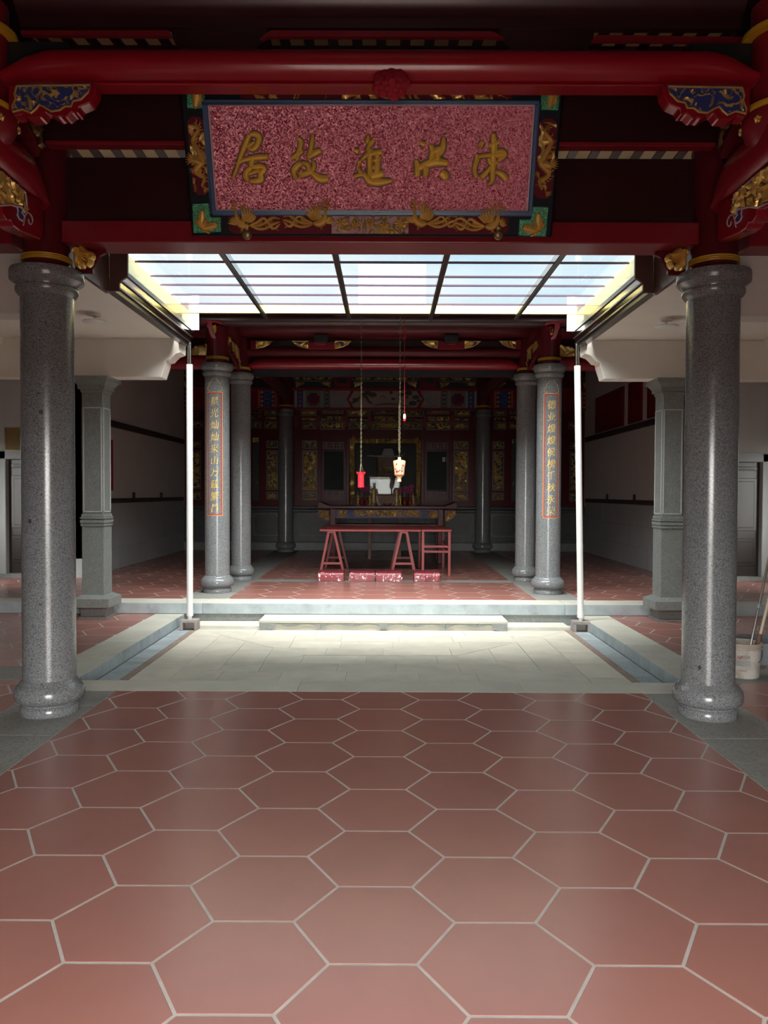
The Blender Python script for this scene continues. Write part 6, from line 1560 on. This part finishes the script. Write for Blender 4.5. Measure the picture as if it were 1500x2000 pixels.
bpatch(-.035, .025, .062, .078, 'print_block', PRINTG); bpatch(-.032, .022, .065, .075, 'print_gap', BUCK, .0018)
# poles standing in the bucket
p1, p2 = Vector((bx_+.035, by_+.03, .03)), P(1500, 1100, 6.55); d = (p2-p1).normalized()
po = empty('mop_pole', p1, 'grey aluminium mop pole standing in the paint bucket', 'pole')
e = p1+d*1.25; MB().tube([p1, p1+d*.55], .009, 10).build('lower_tube', STEEL, po); MB().tube([p1+d*.55, e], .011, 10).build('upper_tube', STEEL, po); MB().tube([p1+d*.54, p1+d*.58], .014, 10).build('joint', GREYP, po)
p1 = Vector((bx_+.06, by_-.02, .03)); p2 = P(1500, 1178, 6.45); d = (p2-p1).normalized()
po = empty('broom_handle', p1, 'pale wooden broom handle with a brown grip end standing in the paint bucket', 'pole')
MB().tube([p1, p1+d*.1, p1+d*.27, p1+d*.33], [.030, .030, .022, .014], 12).build('brown_socket', WOOD, po)
MB().tube([p1+d*.30, p1+d*1.3], .0125, 12).build('handle', M('pale_wood', (.62, .54, .40), .5), po)
# grey plastic tub at the aisle
tx, ty = 3.43, 6.95
tbk = empty('grey_tub', (tx, ty, 0), 'grey plastic tub standing behind the paint bucket in the aisle', 'tub')
def tubring(e, z): return [(tx-.22-e, ty-.16-e, z), (tx+.22+e, ty-.16-e, z), (tx+.22+e, ty+.16+e, z), (tx-.22-e, ty+.16+e, z)]
vs = tubring(0, 0)+tubring(.05, .20)+tubring(.035, .20)+tubring(-.012, .012)
MB().add(vs, [(3, 2, 1, 0)]+[(i, (i+1) % 4, 4+(i+1) % 4, 4+i) for i in range(4)]+[(4+i, 4+(i+1) % 4, 8+(i+1) % 4, 8+i) for i in range(4)]+[(8+i, 8+(i+1) % 4, 12+(i+1) % 4, 12+i) for i in range(4)]+[(12, 13, 14, 15)]).build('tub_shell', GREYP, tbk, bevel=.006)
vs = tubring(.068, .186)+tubring(.068, .205)+tubring(.045, .205)+tubring(.045, .186)
MB().add(vs, [(i, (i+1) % 4, 4+(i+1) % 4, 4+i) for i in range(4)]+[(4+i, 4+(i+1) % 4, 8+(i+1) % 4, 8+i) for i in range(4)]+[(12+i, 12+(i+1) % 4, (i+1) % 4, i) for i in range(4)]).build('rim', GREYP, tbk)

# small papers stuck on one screen window, and a slim tube lamp inside the opening
fw_ = wallframe(YS+.045)
for (xa, xb_, ya, yb_), lab in (((864, 869.5, 893, 902), 'small white paper note stuck on the dark screen window on the honour board side'), ((871.3, 873.4, 892, 901), 'narrow white paper strip stuck beside the note on the screen window')):
    a, b = fw_.px(xa, yb_); c, d = fw_.px(xb_, ya); tag(MB().prism(rect(a, b, c, d), fw_, .0, .003).build('paper_note', PAPERW), lab, 'paper')
a, b = wallframe(18.75).px(717, 890.5); c, d = wallframe(18.75).px(788, 890.5)
tl = empty('tube_lamp', ((a+c)/2, 18.75, b), 'slim unlit white tube lamp hung across the shrine behind the gilded opening', 'lamp')
MB().tube([(a, 18.75, b), (c, 18.75, b)], .010, 10).build('tube', PVC, tl)
for e in (a+.02, c-.02): MB().tube([(e, 18.75, b), (e, 18.75, 4.53)], .003, 5).build('hanging_wire', BRASS, tl)
